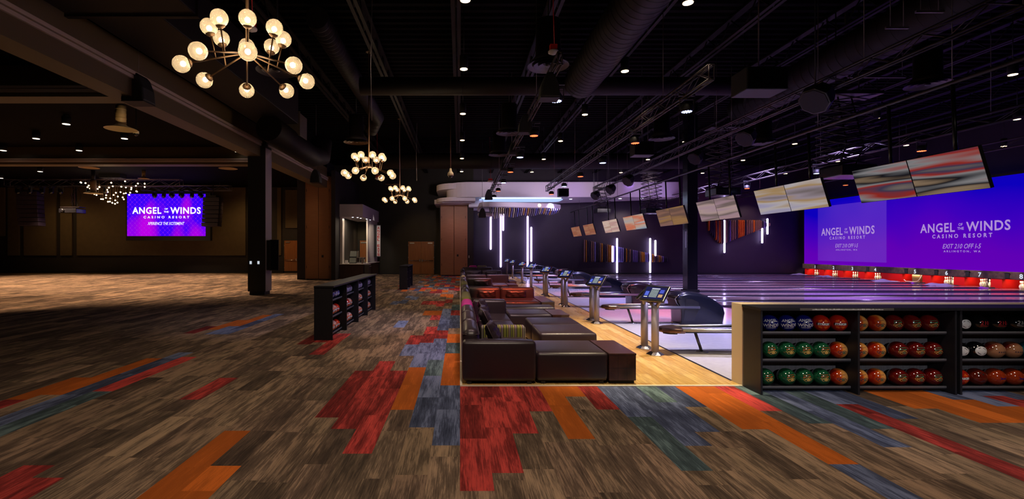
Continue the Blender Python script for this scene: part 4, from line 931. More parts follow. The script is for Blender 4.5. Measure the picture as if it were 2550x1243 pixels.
mat('ink_white', (.75, .75, .75), .3); mat('ink_gold', (.62, .38, .10), .3); mat('ink_green', (.02, .30, .14), .3); mat('ink_red', (.6, .02, .03), .3); mat('ink_dark', (.05, .03, .06), .3); mat('ink_olive', (.12, .13, .07), .2); mat('ink_orange', (.70, .10, .01), .3); mat('ink_purple', (.05, .01, .15), .3)
BR = .108
def onball(lon0, lat0, k=1.004, flat=False):
    """wrap (u,v) metres onto the ball; decal faces local -y rotated by lon0"""
    def fn(u, v):
        lon = lon0+u/BR; lat = lat0+v/BR
        return (BR*k*math.cos(lat)*math.sin(lon), -BR*k*math.cos(lat)*math.cos(lon), BR*k*math.sin(lat))
    return fn
def grid_patch(mb, fn, shape, mi, n=14):    # shape: list of (u,v) outline -> fan of rings
    cu = sum(p[0] for p in shape)/len(shape); cv = sum(p[1] for p in shape)/len(shape); vs = [fn(cu, cv)]; m = len(shape); R = 4; fs = []
    for r in range(1, R+1):
        for p in shape: vs.append(fn(cu+(p[0]-cu)*r/R, cv+(p[1]-cv)*r/R))
    for i in range(m): fs.append((0, 1+i, 1+(i+1) % m))
    for r in range(R-1):
        for i in range(m): a = 1+r*m; fs.append((a+i, a+m+i, a+m+(i+1) % m, a+(i+1) % m))
    return mb.add(vs, fs, mi, True)
def circ(cx, cy, rx, ry, n=20, rot=0): return [(cx+rx*math.cos(2*PI*i/n)*math.cos(rot)-ry*math.sin(2*PI*i/n)*math.sin(rot), cy+rx*math.cos(2*PI*i/n)*math.sin(rot)+ry*math.sin(2*PI*i/n)*math.cos(rot)) for i in range(n)]
def dec_angel(t):
    f = onball(-.28, .02); 
    MB().text('ANGEL', .052, lambda u, v: f(u, v+.030), 0, 'CENTER', .0012, 1.05, sub=True).text('OF THE', .016, lambda u, v: f(u, v+.014), 0, 'CENTER', .0006, 1.2, sub=True).text('WINDS', .056, lambda u, v: f(u, v-.033), 0, 'CENTER', .0012, 1.05, sub=True).text('CASINO RESORT', .015, lambda u, v: f(u, v-.054), 0, 'CENTER', .0006, 1.1, sub=True).build('lettering', 'ink_white', t)
def dec_striker(t):
    f = onball(-.18, .0); g = onball(-.18, 0, 1.007)
    b = MB(); grid_patch(b, f, [(-.075, -.018), (.075, -.018), (.08, .0), (.075, .022), (-.075, .022), (-.08, .0)], 0); b.build('name_band', 'ball_black', t)
    b = MB()
    for sgn in (1, -1):
        grid_patch(b, f, [(-.06, sgn*.026), (-.03, sgn*.026), (-.012, sgn*.05), (-.02, sgn*.06), (-.055, sgn*.05)], 0); grid_patch(b, f, [(.0, sgn*.03), (.035, sgn*.026), (.06, sgn*.03), (.04, sgn*.06), (.018, sgn*.06)], 0)
    b.build('flame_mark', 'ink_orange', t)
    MB().text('STRIKER', .036, lambda u, v: g(u, v-.012), 0, 'CENTER', .0018, 1.0, .15, sub=True).build('lettering', 'ink_white', t)
def dec_badge(c1, c2, c3, seed, top):
    def fn(t):
        rg = random.Random(seed); f = onball(-.12, .0); g = onball(-.12, .0, 1.007)
        b = MB()      # curling ornament strokes
        for q in range(5):
            cx, cy = -.035+q*.018, -.01-.012*math.sin(q*1.7); r0 = .014+.006*rg.random(); pts = [(cx+(r0+.004*math.sin(3*a))*math.cos(a), cy+r0*.9*math.sin(a)) for a in [i*.5 for i in range(14)]]
            vs = []; fs = []
            for i, (u, v) in enumerate(pts): vs += [f(u, v), f(cx+(u-cx)*.68, cy+(v-cy)*.68)]
            for i in range(len(pts)-1): fs.append((2*i, 2*i+1, 2*i+3, 2*i+2))
            b.add(vs, fs, 0, True)
        b.build('ornament', c1, t)
        b = MB(); grid_patch(b, g, circ(.012, -.016, .020, .019), 0); b.build('round_emblem', c3, t)
        b = MB()
        if top: grid_patch(b, g, [(-.045, .012), (.045, .020), (.045, .034), (-.045, .024)], 0)
        for i in range(8): grid_patch(b, g, [(-.045+i*.012, .040+.001*i), (-.038+i*.012, .040+.001*i), (-.038+i*.012, .047+.001*i), (-.045+i*.012, .047+.001*i)], 0)
        b.build('banner_mark', c2, t)
    return fn
def dec_210(ink):
    def fn(t):
        f = onball(-.15, .05)
        MB().text('210', .065, lambda u, v: f(u, v-.01), 0, 'CENTER', .001, 1, .15, sub=True).text('BREWING CO', .015, lambda u, v: f(u, v-.032), 0, 'CENTER', .0006, 1, sub=True).build('lettering', ink, t)
    return fn
def dec_disc(t):
    f = onball(-.2, .02); g = onball(-.2, .02, 1.006)
    b = MB(); grid_patch(b, f, circ(0, 0, .068, .062, 28), 0); b.build('round_label', 'ink_white', t)
    b = MB()
    for a0, a1 in ((.4, 1.3), (1.9, 2.6), (3.6, 4.6), (5.2, 5.9)):
        n = 6; o = [(.05*math.cos(a0+(a1-a0)*i/n), .045*math.sin(a0+(a1-a0)*i/n)) for i in range(n+1)]; q = [(.043*math.cos(a0+(a1-a0)*i/n), .038*math.sin(a0+(a1-a0)*i/n)) for i in range(n+1)]
        b.add([g(*p) for p in o+q], [(i, i+1, n+2+i, n+1+i) for i in range(n)], 0)
    b.build('label_marks', 'ink_dark', t)
def dec_bar(t):
    f = onball(.0, .0); b = MB(); grid_patch(b, f, [(-.03, -.02), (.06, -.028), (.06, .018), (-.03, .022)], 0); b.build('purple_patch', 'ink_purple', t)
def dec_dots(t):
    f = onball(-.1, -.1); b = MB()
    for i in range(5): grid_patch(b, f, [(-.04+i*.022, -.006), (-.028+i*.022, -.006), (-.028+i*.022, .010), (-.04+i*.022, .010)], 0)
    b.build('name_marks', 'ink_dark', t)
def dec_holes(t):
    f = onball(-.2, .5, 1.002); b = MB()
    for u, v in ((0, .02), (.026, .0), (-.026, .0)): grid_patch(b, f, circ(u, v, .010, .010, 12), 0)
    b.build('finger_holes', 'black', t)
BALL = {'blue': ('ball_blue', dec_angel, 'deep blue bowling ball, white letters'), 'striker': ('ball_red', dec_striker, 'red bowling ball, black name band'),
        'green': ('ball_green', dec_badge('ink_gold', 'ink_orange', 'ink_gold', 1, True), 'green bowling ball, orange badge'), 'orange': ('ball_orange', dec_badge('ink_dark', 'ink_dark', 'ink_olive', 2, False), 'orange bowling ball, dark emblem'),
        'darkred': ('ball_darkred', dec_badge('ink_gold', 'ink_green', 'ink_olive', 3, True), 'dark red bowling ball, green banner'), 'b210r': ('ball_black', dec_210('ink_red'), 'black ball with red numerals'),
        'b210w': ('ball_black', dec_210('ink_white'), 'black bowling ball with white numerals'), 'disc': ('ball_black', dec_disc, 'black bowling ball, round white label'),
        'peach': ('ball_peach', dec_dots, 'red and peach two tone bowling ball'), 'teal': ('ball_teal', dec_holes, 'teal blue bowling ball'), 'maroon': ('ball_maroon', dec_holes, 'plain maroon bowling ball'),
        'barred': ('ball_orange_red', dec_bar, 'orange red bowling ball, purple patch'), 'lilac': ('ball_lilac', dec_210('ink_dark'), 'pale lilac bowling ball'), 'coral': ('ball_coral', dec_striker, 'coral and white bowling ball')}
bp = {}
def ball(kind, loc, lab, rz=0, tilt=(0, 0), group=None):
    m, dec, base = BALL[kind]
    if kind not in bp:
        t = thing('bowling_ball', '', 'bowling ball', (0, 0, 0)); b = MB().sphere((0, 0, 0), BR, 32, 20).build('ball', m, t); dec(t); bp[kind] = t; o = t
    else: o = dup(bp[kind])
    o.location = loc; o.rotation_euler = (tilt[0], tilt[1], rz); o['label'] = base.replace('bowling ball', 'ball')+', '+lab
    if group: o['group'] = group
rk = rack('black ball rack before the low beige wall, left unit with blue and green balls'); rk.location = (3.735, 5.985, 0)
rk2 = dup(rk, (6.215, 5.985, 0), label='black ball rack at the right edge, unit with black and red balls'); 
stk = thing('shelf_sticker', 'long pale sticker strip on the front edge of the rack top', 'sticker', (5.0, 5.953, 1.067))
MB().box(4.20, 5.36, 5.951, 5.9545, 1.053, 1.083).build('strip', 'silver', stk)
mk = MB(); rg = random.Random(4); x = 4.35
while x < 5.22: l = .006+.012*rg.random(); mk.box(x, x+l, 5.9497, 5.951, 1.060, 1.066+.008*rg.random()); x += l+.004
mk.build('print_marks', 'ink_white', stk)
def row(x0, z, kinds, xs, shelf, rackname):
    num = ['leftmost', 'second from left', 'third from left', 'fourth from left', 'fifth from left', 'sixth from left']
    for i, (k, x) in enumerate(zip(kinds, xs)):
        ball(k, (x, 6.215, z), '%s on the %s shelf, %s' % (num[i], shelf, rackname), rz=random.uniform(-.12, .12), tilt=(0, random.uniform(-.1, .1)), group='bowling balls on the front racks')
def seq(a, n, d=.2205): return [a+i*d for i in range(n)]
Z = [.871, .526, .181]
Z = [.775-.025+BR, .430-.025+BR, .085-.025+BR]
row(0, Z[0], ['blue', 'blue', 'blue', 'striker', 'striker'], seq(3.985, 5), 'top', 'left bay')
row(0, Z[1], ['green', 'green', 'green', 'green', 'orange'], seq(3.985, 5), 'middle', 'left bay')
row(0, Z[2], ['green', 'green', 'green', 'green', 'orange'], [3.93, 4.205, 4.43, 4.65, 4.87], 'bottom', 'left bay')
row(0, Z[0], ['orange', 'orange', 'darkred', 'darkred', 'darkred'], [5.125, 5.355, 5.585, 5.81, 6.035], 'top', 'second bay')
row(0, Z[1], ['orange', 'orange', 'darkred', 'darkred', 'darkred'], [5.125, 5.355, 5.64, 5.862, 6.083], 'middle', 'second bay')
row(0, Z[2], ['orange', 'orange', 'darkred', 'darkred', 'darkred'], [5.125, 5.355, 5.64, 5.862, 6.083], 'bottom', 'second bay')
row(0, Z[0], ['disc', 'b210r', 'b210r', 'b210w', 'maroon'], [6.44, 6.67, 6.90, 7.13, 7.3505], 'top', 'right edge rack')
row(0, Z[1], ['disc', 'disc', 'peach', 'peach', 'teal'], [6.42, 6.64, 6.88, 7.105, 7.326], 'middle', 'right edge rack')
row(0, Z[2], ['striker', 'maroon', 'barred', 'barred', 'barred'], [6.42, 6.65, 6.89, 7.12, 7.341], 'bottom', 'right edge rack')
# racks along the walkway, facing the lounge
for (y0, lab) in ((9.62, 'black ball rack along the walkway, near unit, open to the lounge'), (12.08, 'black ball rack along the walkway, far unit joined to the near one'), (22.0, 'black ball rack standing alone farther down the walkway')):
    dup(rk, (-2.545, y0, 0) if y0 < 20 else (-2.40, y0, 0), rz=PI/2, label=lab)
rg = random.Random(9); rows3 = ['top', 'middle', 'bottom']
for ui, (xo, y0, un) in enumerate(((-2.545, 9.62, 'near walkway rack'), (-2.545, 12.08, 'middle walkway rack'), (-2.40, 22.0, 'lone far walkway rack'))):
    for b in range(2):
        for r in range(3):
            for i in range(5):
                kd = (['lilac', 'lilac', 'blue'] if r == 0 else ['coral', 'striker', 'orange', 'coral'])[rg.randrange(3 if r == 0 else 4)]
                if r == 0 and ui: kd = 'lilac'
                if ui and r: kd = 'coral'
                y = y0+b*1.22+.135+i*.222+.03
                ball(kd, (xo-.225, y, Z[r]), '%s, %s shelf, %s bay, %s' % (['first', 'second', 'third', 'fourth', 'fifth'][i], rows3[r], ['near', 'far'][b], un), rz=PI/2+rg.uniform(-.8, .3), group='bowling balls on the walkway racks')
# ================================================================ SNACK COUNTER
kx0, kx1, ky = -7.68, -6.05, 30.0
t = thing('snack_kiosk', 'snack counter kiosk with pale hood and marble panel at the end of the walkway', 'kiosk', (-6.9, 31.5, 0))
MB().box(kx0, kx1, ky, 35.9, 3.87, 4.66).build('hood', 'soffit', t, bevel=.01)
MB().box(kx0+.06, kx0+.33, ky+.1, ky+.6, .95, 3.87).build('side_post', 'marble', t)
MB().box(kx1-.21, kx1-.11, 32.2, 35.9, .95, 3.87).build('marble_panel', 'marble', t)
MB().box(kx0+.02, kx1-.21, 35.3, 35.9, .95, 3.87).build('back_panel', 'wall_green', t)
MB().box(kx0, kx1, ky+.05, 35.9, 0, .90).build('counter_front', 'counter_wood', t)
MB().box(kx0+.02, kx1+.06, ky-.03, 35.9, .90, .95).build('countertop', 'marble', t, bevel=.008)
d = MB().box(-7.32, -6.45, 35.24, 35.3, .95, 2.5).build('inner_door', 'door_wood', t); MB().box(-7.50, -6.5, 35.26, 35.3, .95, 2.58).build('door_surround', 'black', t)
MB().box(-7.25, -6.85, 35.18, 35.24, 2.3, 2.4).build('door_closer', 'silver', d)
for i, (x, y) in enumerate([(-6.75, 30.35), (-6.5, 30.6), (-6.45, 31.3), (-6.2, 32.0), (-6.17, 33)]): MB().lathe([(.05, 0), (.05, .012)], (x, y, 3.86), 10).build('recessed_light', 'par_white', t)
light('kiosk_lamp', 'AREA', (-6.7, 31.2, 3.8), 55, (1, .78, .55), (-6.7, 31.2, 0), 1.0)
light('kiosk_lamp', 'SPOT', (-6.9, 33.6, 3.7), 60, (1, .7, .4), (-7.0, 35.4, 1.6), .2, 80)
light('kiosk_lamp', 'SPOT', (-5.0, 31.6, 3.9), 150, (1, .84, .68), (-6.16, 33.8, 2.2), .1, 60, .8)  # added spot outside the kiosk, without a fixture, brightens the marble
s = thing('kiosk_sign', 'tall narrow sign with red letters reading ANGEL EATS at the end of the marble panel', 'sign', (-5.83, 34.5, 1.3))
MB().box(-6.30, -5.68, 34.5, 34.62, 1.31, 3.61).build('frame', 'black', s); MB().box(-5.96, -5.70, 34.485, 34.5, 1.36, 3.56).build('sign_face', 'white', s)
mb = MB(); zz = 3.30
for ch in 'ANGEL EATS':
    if ch != ' ': (lambda z0: mb.fit(ch, -5.92, -5.74, z0, z0+.175, lambda u, v: (u, 34.478, v), .03))(zz)
    zz -= .212
mb.build('lettering', 'letter_red', s)
light('sign_lamp', 'SPOT', (-5.8, 33.4, 4.6), 30, (1, .9, .85), (-5.83, 34.5, 2.5), .05, 60, .7)
t = thing('display_case', 'black and glass pastry display case standing on the snack counter', 'display case', (-6.9, 30.8, .95))
MB().prism([(30.4, .95), (31.2, .95), (31.2, 1.75), (30.75, 1.75), (30.5, 1.35)], -7.0, -6.55, 'x').build('case_body', 'black_gloss', t)
MB().prism([(30.35, 1.0), (30.42, 1.0), (30.74, 1.72), (30.68, 1.74)], -6.98, -6.57, 'x').build('case_glass', 'glass_case', t)
MB().box(-6.55, -6.1, 30.5, 31.3, .95, 1.02).build('tray', 'steel', t)
tag(MB().box(-6.5, -6.18, 31.0, 31.5, .951, 1.30).box(-6.55, -6.15, 30.95, 31.55, 1.30, 1.33).build('register', 'silver', bevel=.01), 'pale cash register box at the right end of the snack counter', 'register')
for i, (x, y, hh) in enumerate([(-6.30, 30.6, .32), (-6.16, 30.35, .40), (-6.12, 30.9, .26)]):
    tag(MB().lathe([(0, 0), (.04, 0), (.04, hh*.6), (.015, hh*.78), (.015, hh), (0, hh)], (x, y, .95), 10).build('bottle', ['black_gloss', 'bronze', 'cream'][i]), '%s on the snack counter' % ['small black bottle', 'tall brown bottle', 'short cream bottle'][i], 'bottle')
tag(MB().prism([(30.3, .95), (30.45, .95), (30.38, 1.17)], -7.25, -7.05, 'x').build('menu_card', 'white'), 'small white menu card at the left end of the snack counter', 'card')
t = thing('metal_cart', 'dark metal drinks cart standing at the right corner of the snack counter', 'cart', (-5.8, 30.9, 0))
MB().box(-6.02, -5.72, 30.3, 30.9, .12, .86).build('body', 'steel_dark', t, bevel=.01); MB().box(-6.03, -5.70, 30.28, 30.92, .86, .9).build('top', 'steel', t)
MB().tube([(-5.71, 30.35, .75), (-5.66, 30.35, .78), (-5.66, 30.85, .78), (-5.71, 30.85, .75)], .012, 6).build('handle', 'chrome', t)
for x in (-5.98, -5.76):
    for y in (30.36, 30.84): MB().lathe([(.045, -.015), (.045, .015)], (x, y, .045), 10, ax=(1, 0, 0)).build('wheel', 'rubber', t); MB().box(x-.01, x+.01, y-.01, y+.01, .05, .13).build('caster_stem', 'steel', t)
# ================================================================ CHANDELIERS
m = bpy.data.materials.new('globe_glass'); m.use_nodes = True; M['globe_glass'] = m; n = m.node_tree.nodes; n.clear(); t = NT(m)
tr = t.new('ShaderNodeBsdfTransparent'); tr.inputs[0].default_value = (.95, .92, .88, 1); tl = t.new('ShaderNodeBsdfTranslucent'); tl.inputs[0].default_value = (.95, .85, .7, 1)
gl = t.new('ShaderNodeBsdfGlossy'); gl.inputs[1].default_value = .08; fr = t.new('ShaderNodeLayerWeight'); fr.inputs[0].default_value = .35
mx = t.new('ShaderNodeMixShader'); mx2 = t.new('ShaderNodeMixShader'); o = t.new('ShaderNodeOutputMaterial')
sd = t.noise(t.coord('Object'), 60, 2); fa = t.math('ADD', .30, t.math('MULTIPLY', t.math('GREATER_THAN', sd, .66), .4))
t.link(fa, mx.inputs[0]); t.link(tr.outputs[0], mx.inputs[1]); t.link(tl.outputs[0], mx.inputs[2])
t.link(t.math('MULTIPLY', fr.outputs['Facing'], .35), mx2.inputs[0]); t.link(mx.outputs[0], mx2.inputs[1]); t.link(gl.outputs[0], mx2.inputs[2]); t.link(mx2.outputs[0], o.inputs[0])
def chandelier():
    t = thing('globe_chandelier', 'x', 'chandelier', (0, 0, 0), 'globe chandeliers over the walkway')
    MB().tube([(0, 0, .05), (0, 0, 3.67)], .022, 8).build('stem', 'brass', t); MB().sphere((0, 0, 0), .07, 14, 8).build('hub', 'brass', t)
    MB().lathe([(.10, 0), (.10, .04)], (0, 0, 3.58), 14).build('canopy', 'brass', t)
    def globe(end, d):
        d = Vector(d).normalized(); end = Vector(end); c = end+d*.098
        g = MB().sphere(c, .108, 28, 18).build('globe', 'globe_glass', t)
        MB().lathe([(.02, -.03), (.055, -.005), (.058, .012), (.03, .014)], end, 12, ax=d).build('socket', 'brass', g)
        MB().sphere(c-d*.02, .034, 12, 8, sc=(1, 1, 1)).build('lamp_bulb', 'bulb', g)
    for k in range(8):
        a = math.radians(k*45+90); u = Vector((math.cos(a), math.sin(a), 0)); L = .68
        end = u*L+Vector((0, 0, -.24)); arm = MB().tube([(0, 0, 0), end], .011, 6).build('arm', 'brass', t)
        globe(end, end)
        b = u*.38+Vector((0, 0, -.13)); e = b+Vector((u.x*.06, u.y*.06, .30)); MB().tube([b, e], .011, 6).build('arm', 'brass', t); globe(e, e-b)
    return t
ch = chandelier(); CH = [(-2.87, 6.5, 4.46), (-2.87, 15.2, 4.46), (-2.87, 23.0, 4.46)]
for i, p in enumerate(CH):
    lab = 'chandelier of glowing glass globes on brass arms, %s' % ['largest and nearest', 'the middle one of three over the walkway', 'the farthest and smallest over the walkway'][i]
    if i == 0: ch.location = p; ch['label'] = lab; ch.rotation_euler = (0, 0, .424)
    else: dup(ch, p, rz=.424, label=lab)
    light('chandelier_glow', 'POINT', (p[0], p[1], p[2]-.1), [60, 80, 80][i], (1, .74, .46), size=.5)
t = thing('bulb_chandelier', 'stepped cluster of many small hanging bulbs beside the ballroom video screen', 'chandelier', (-22.7, 31.5, 6.5))
MB().box(-23.4, -22.0, 31.2, 31.8, 6.5, 6.75).build('ceiling_plate', 'black', t)
rg = random.Random(2); nb = 0
for ring, (rx, cnt) in enumerate([(1.95, 14), (1.5, 13), (1.1, 11), (.7, 8), (.3, 5)]):
    for k in range(cnt):
        a = 2*PI*k/cnt+rg.random()*.3; x = -22.7+rx*math.cos(a); y = 31.5+.6*rx*math.sin(a); z = 6.1-(1.95-rx)*.72+rg.uniform(-.12, .1)
        b = MB().tube([(x, y, z+.04), (x, y, 6.5)], .006, 4).build('cord', 'brass', t); MB().sphere((x, y, z), .045, 8, 6).build('bulb', 'bulb_small', t)
light('bulb_glow', 'POINT', (-22.7, 31.1, 4.8), 60, (1, .75, .45), size=.6)
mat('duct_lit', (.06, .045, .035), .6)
# ================================================================ DOWNLIGHTS
def downlight(far):
    t = thing('pendant_downlight', 'x', 'downlight', (0, 0, 0))
    MB().lathe([(.105, -.0), (.11, .01), (.11, .34), (.02, .36)], (0, 0, 0), 14).build('housing', 'black', t)
    MB().lathe([(.095, -.012), (.095, 0)], (0, 0, 0), 14).build('lens', 'down_lens', t); MB().tube([(0, 0, .35), (0, 0, 1.66)], .012, 6).build('stem', 'black', t); return t
dl = downlight(0); used = False
rowsX = [(.10, 'above the edge of the walkway', [9.05, 12.5, 16.6, 20.6, 24.7, 28.8]), (4.33, 'above the ball returns', [9.15, 12.65, 16.7, 20.75, 24.9, 29.0]), (9.75, 'above the start of the lanes', [9.3, 12.8, 16.9, 20.9, 25, 29.2]),
         (14.8, 'above the middle of the lanes', [12.9, 17.1, 21.3, 25.2, 29.4]), (20.0, 'above the far half of the lanes', [17.3, 21.6, 25.5, 29.6]), (24.6, 'close to the pins', [21.8, 25.8, 29.8])]
for x, where, ys in rowsX:
    for i, y in enumerate(ys):
        lab = 'cylinder downlight in the row %s, %s' % (where, ordn(i, len(ys)))
        if not used: dl.location = (x, y, 6.5); dl['label'] = lab; dl['group'] = 'cylinder downlights'; used = True
        else: dup(dl, (x, y, 6.5), label=lab, group='cylinder downlights')
        if x < 5 and y < 22: light('downlight_beam', 'SPOT', (x, y, 6.47), [150, 190][0] if x < 1 else 130, (1, .78, .55), (x, y, 0), .1, 75, .9)
bd = thing('ceiling_light', 'x', 'downlight', (0, 0, 0)); MB().lathe([(.13, -.02), (.14, .05), (.14, .25)], (0, 0, 0), 12).build('trim_ring', 'black', bd); MB().lathe([(.12, -.03), (.12, -.018)], (0, 0, 0), 12).build('lens', 'down_lens_far', bd); MB().tube([(0, 0, .25), (0, 0, .30)], .1, 10).build('collar', 'black', bd)
BD = [(68, 145, 11.5), (330, 263, 15.3), (165, 310, 17.7), (440, 312, 17.7), (90, 347, 20), (310, 348, 20), (529, 348, 20.1), (8, 375, 22.4), (197, 377, 22.4), (592, 380, 22.7), (100, 429, 28.4), (713, 432, 29), (2, 445, 31)]
desc = ['largest, near the upper left corner', 'behind the near grey bell diffuser', 'left one of the second row', 'right one of the second row', 'left one of the third row', 'middle one of the third row', 'right one of the third row', 'at the left edge of the fourth row', 'second of the fourth row', 'just left of the dark column', 'above the left line array', 'just right of the dark column', 'small one at the left edge above the truss']
for i, ((px, py, Y), de) in enumerate(zip(BD, desc)):
    x, y, z = P(px, py, Y); z = 6.45
    lab = 'round ballroom ceiling light, '+de
    if i == 0: bd.location = (x, y, z); bd['label'] = lab
    else: dup(bd, (x, y, z), label=lab)
    MB().tube([(x, y, z+.25), (x, y, 6.76)], .02, 6).build('stem', 'black', None) if False else None
# ================================================================ TRUSSES
def truss(lab, p0, p1, s=.28, m='truss', step=.5, hang=8.19, nh=4, rods=True):
    p0, p1 = Vector(p0), Vector(p1); d = (p1-p0); L = d.length; d.normalize(); side = d.cross(Vector((0, 0, 1))).normalized()*s/2*(.35 if m == 'truss' else 1); up = Vector((0, 0, s/2))
    t = thing('lighting_truss', lab, 'truss', tuple((p0+p1)/2))
    for q in (side+up, side-up, -side+up, -side-up): MB().tube([p0+q, p1+q], .022, 6).build('chord', m, t)
    b = MB(); n = int(L/step)
    for i in range(n):
        a, c = p0+d*(i*L/n), p0+d*((i+1)*L/n)
        for q in (side, -side): b.tube([a+q+(up if i % 2 else -up), c+q+(-up if i % 2 else up)], .010, 4)
        if i % 2 == 0:
            for q in (up, -up): b.tube([a+q+side, c+q-side], .009, 4)
    for e in (p0, p1):
        for q in (side, -side): b.tube([e+q+up, e+q-up], .014, 4)
        for q in (up, -up): b.tube([e+q+side, e+q-side], .014, 4)
    b.build('lacing', m, t)
    if rods:
        for i in range(nh): q = p0+d*(L*(i+.5)/nh); MB().tube([(q.x, q.y, q.z+s/2-.02), (q.x, q.y, hang)], .008, 5).build('hanger_rod', 'wire_dim', t)
truss('slim lighting truss over the lounge carrying bell shaped speakers', (1.85, 8.9, 5.35), (1.85, 31, 5.35), .22)
truss('lighting truss over the ball returns, second from the left', (4.8, 9.2, 5.2), (4.8, 26.7, 5.2))
truss('lighting truss over the foul line, just left of the monitor pipe', (7.65, 6.5, 5.25), (7.65, 27.5, 5.25))
truss('lighting truss over the middle of the lanes', (13.7, 9.5, 5.2), (13.7, 33, 5.2), step=.7)
truss('lighting truss over the pin end of the lanes', (19.6, 14, 5.6), (19.6, 34, 5.6), step=.9)
truss('ballroom lighting truss, front one over the hanging projector', P(18, 448, 33)[:2]+(6.65-.25,), P(452, 448, 33)[:2]+(6.4,), .45, 'truss_alu', .75, 6.76)
truss('ballroom lighting truss, lower one just above the video screen', P(355, 466, 35.4)[:2]+(6.35,), P(575, 466, 35.4)[:2]+(6.35,), .36, 'truss_alu', .6, 6.76)
# PAR cans
def par(col, em):
    t = thing('par_light', 'x', 'stage light', (0, 0, 0))
    MB().lathe([(.12, 0), (.125, .02), (.125, .10), (.09, .16), (.05, .17)], (0, 0, 0), 14).build('can', 'black', t)
    MB().box(-.15, -.14, -.015, .015, .05, .26).box(.14, .15, -.015, .015, .05, .26).box(-.15, .15, -.015, .015, .25, .265).tube([(0, 0, .26), (0, 0, .36)], .02, 6).box(-.17, .17, -.02, .02, .33, .37).build('yoke', 'black', t)
    b = MB()
    for r, n in ((0, 1), (.045, 6), (.088, 11)):
        for k in range(n): a = 2*PI*k/n; b.lathe([(.016, -.006), (.016, .0)], (r*math.cos(a), r*math.sin(a), 0), 8)
    b.build('led_cluster', em, t); return t
pr = {'blue': par('blue', 'par_blue'), 'red': par('red', 'par_red')}; seenp = set()
def put_par(kind, loc, lab, tgt=None, e=0, spot=60):
    if kind not in seenp: o = pr[kind]; o.location = loc; o['label'] = lab; seenp.add(kind)
    else: o = dup(pr[kind], loc, label=lab)
    o['group'] = kind+' stage lights on the trusses'
    if tgt: light('stage_beam', 'SPOT', (loc[0], loc[1], loc[2]-.03), e, {'blue': (.22, .2, 1), 'red': (1, .10, .05), 'violet': (.5, .3, 1)}[kind if kind != 'v' else 'violet'], tgt, .08, spot, .7)
B1 = [9.9, 12.9, 15.9, 18.9, 21.9, 25, 28]
for i, y in enumerate(B1):
    k = 'blue' if i % 2 == 0 else 'red'
    put_par(k, (1.98, y, 4.86), '%s lit lamp under the slim lounge truss, %s' % (k, ordn(i, 7)), (3.2+2.6, y+.6, 0), 500 if k == 'blue' else 1500, 44)
    if y < 26: put_par(k, (4.8, y+.3, 4.73), '%s lit lamp under the second truss, %s' % (k, ordn(i, 7)), (6.6, y+1.2, 0), 800 if k == 'blue' else 1600, 44)
for i, y in enumerate([10, 14.3, 18.5, 23, 28]):
    k = 'blue' if i % 2 == 0 else 'red'
    put_par(k, (13.7, y, 4.74), '%s lit lamp under the truss over the middle of the lanes, %s' % (k, ordn(i, 5)), (16, y+1.0, 0), 900 if k == 'blue' else 500, 90)
for i, y in enumerate([16, 20, 24.5, 29]):
    k = 'blue' if i % 2 else 'red'
    put_par(k, (19.6, y, 5.1), '%s lit lamp under the truss over the pin end, %s' % (k, ordn(i, 4)), (20, y, 0), 500 if k == 'blue' else 300, 90)
# soft violet and white light over the lounge and the approach
for x, y, e, c in ((6.0, 9.4, 250, (.68, .62, 1)), (6.2, 14.2, 200, (.55, .46, 1)), (6.2, 19.5, 260, (.6, .52, 1)), (6.2, 25, 260, (.6, .5, 1)), (6, 30.5, 300, (.6, .5, 1))):
    light('approach_wash', 'SPOT', (x, y, 5.0), e*8.5, c, (x-.2, y+.2, 0), .15, 88, .8)
light('wood_wash', 'SPOT', (2.6, 7.2, 5.6), 1500, (1, .80, .50), (2.9, 7.6, 0), .15, 48, .7)
light('lounge_wash', 'SPOT', (.9, 7.9, 5.2), 520, (.95, .62, .72), (1.0, 9.0, .5), .2, 70, .9)
light('lounge_wash', 'SPOT', (1.2, 20, 5.2), 700, (.8, .55, .8), (1.0, 21.5, .5), .2, 90, .9)
light('wood_wash', 'SPOT', (3.2, 10.8, 5.4), 1500, (1, .8, .6), (3.2, 11.2, 0), .15, 44, .8)
light('wood_wash', 'SPOT', (3.2, 16.5, 5.2), 300, (1, .6, .4), (3.3, 17, 0), .15, 60, .7)
light('sofa_red_wash', 'SPOT', (1.6, 10.6, 4.8), 2600, (1, .12, .05), (1.6, 13.9, .5), .08, 26, .5)
light('sofa_red_wash', 'SPOT', (1.98, 17.0, 4.9), 900, (1, .09, .04), (1.6, 19.8, .4), .08, 36, .6)
light('purple_wash', 'SPOT', (8, 28, 5.0), 200, (.6, .4, 1), (5, 32, 5.6), .2, 110, .9)
for yy in (17, 22, 27, 32):
    light('lane_wash', 'SPOT', (13, yy, 6.2), 5200, (.55, .45, 1), (14, yy, 0), .2, 120, 1)
    light('lane_wash', 'SPOT', (21, yy, 6.2), 2000, (.55, .38, .9), (21, yy, 0), .2, 120, 1)
light('slat_wash', 'SPOT', (12.3, 34.2, 5.0), 260, (1, .8, .8), (12.3, 35.8, 1.8), .1, 120, .9)  # added spots without fixtures, brightening the wall slats
light('slat_wash', 'SPOT', (21.3, 34.2, 5.6), 160, (1, .7, .6), (21.5, 35.8, 3.2), .1, 90, .9)
light('blade_wash', 'SPOT', (4.0, 27.5, 3.0), 200, (.8, .7, 1), (4, 30.4, 4.2), .1, 90, .9)  # added spot hanging free below the canopy to brighten its blades
light('purple_wash', 'SPOT', (13, 28.5, 4.9), 160, (.6, .4, 1), (12, 31, 5.7), .2, 100, .9)
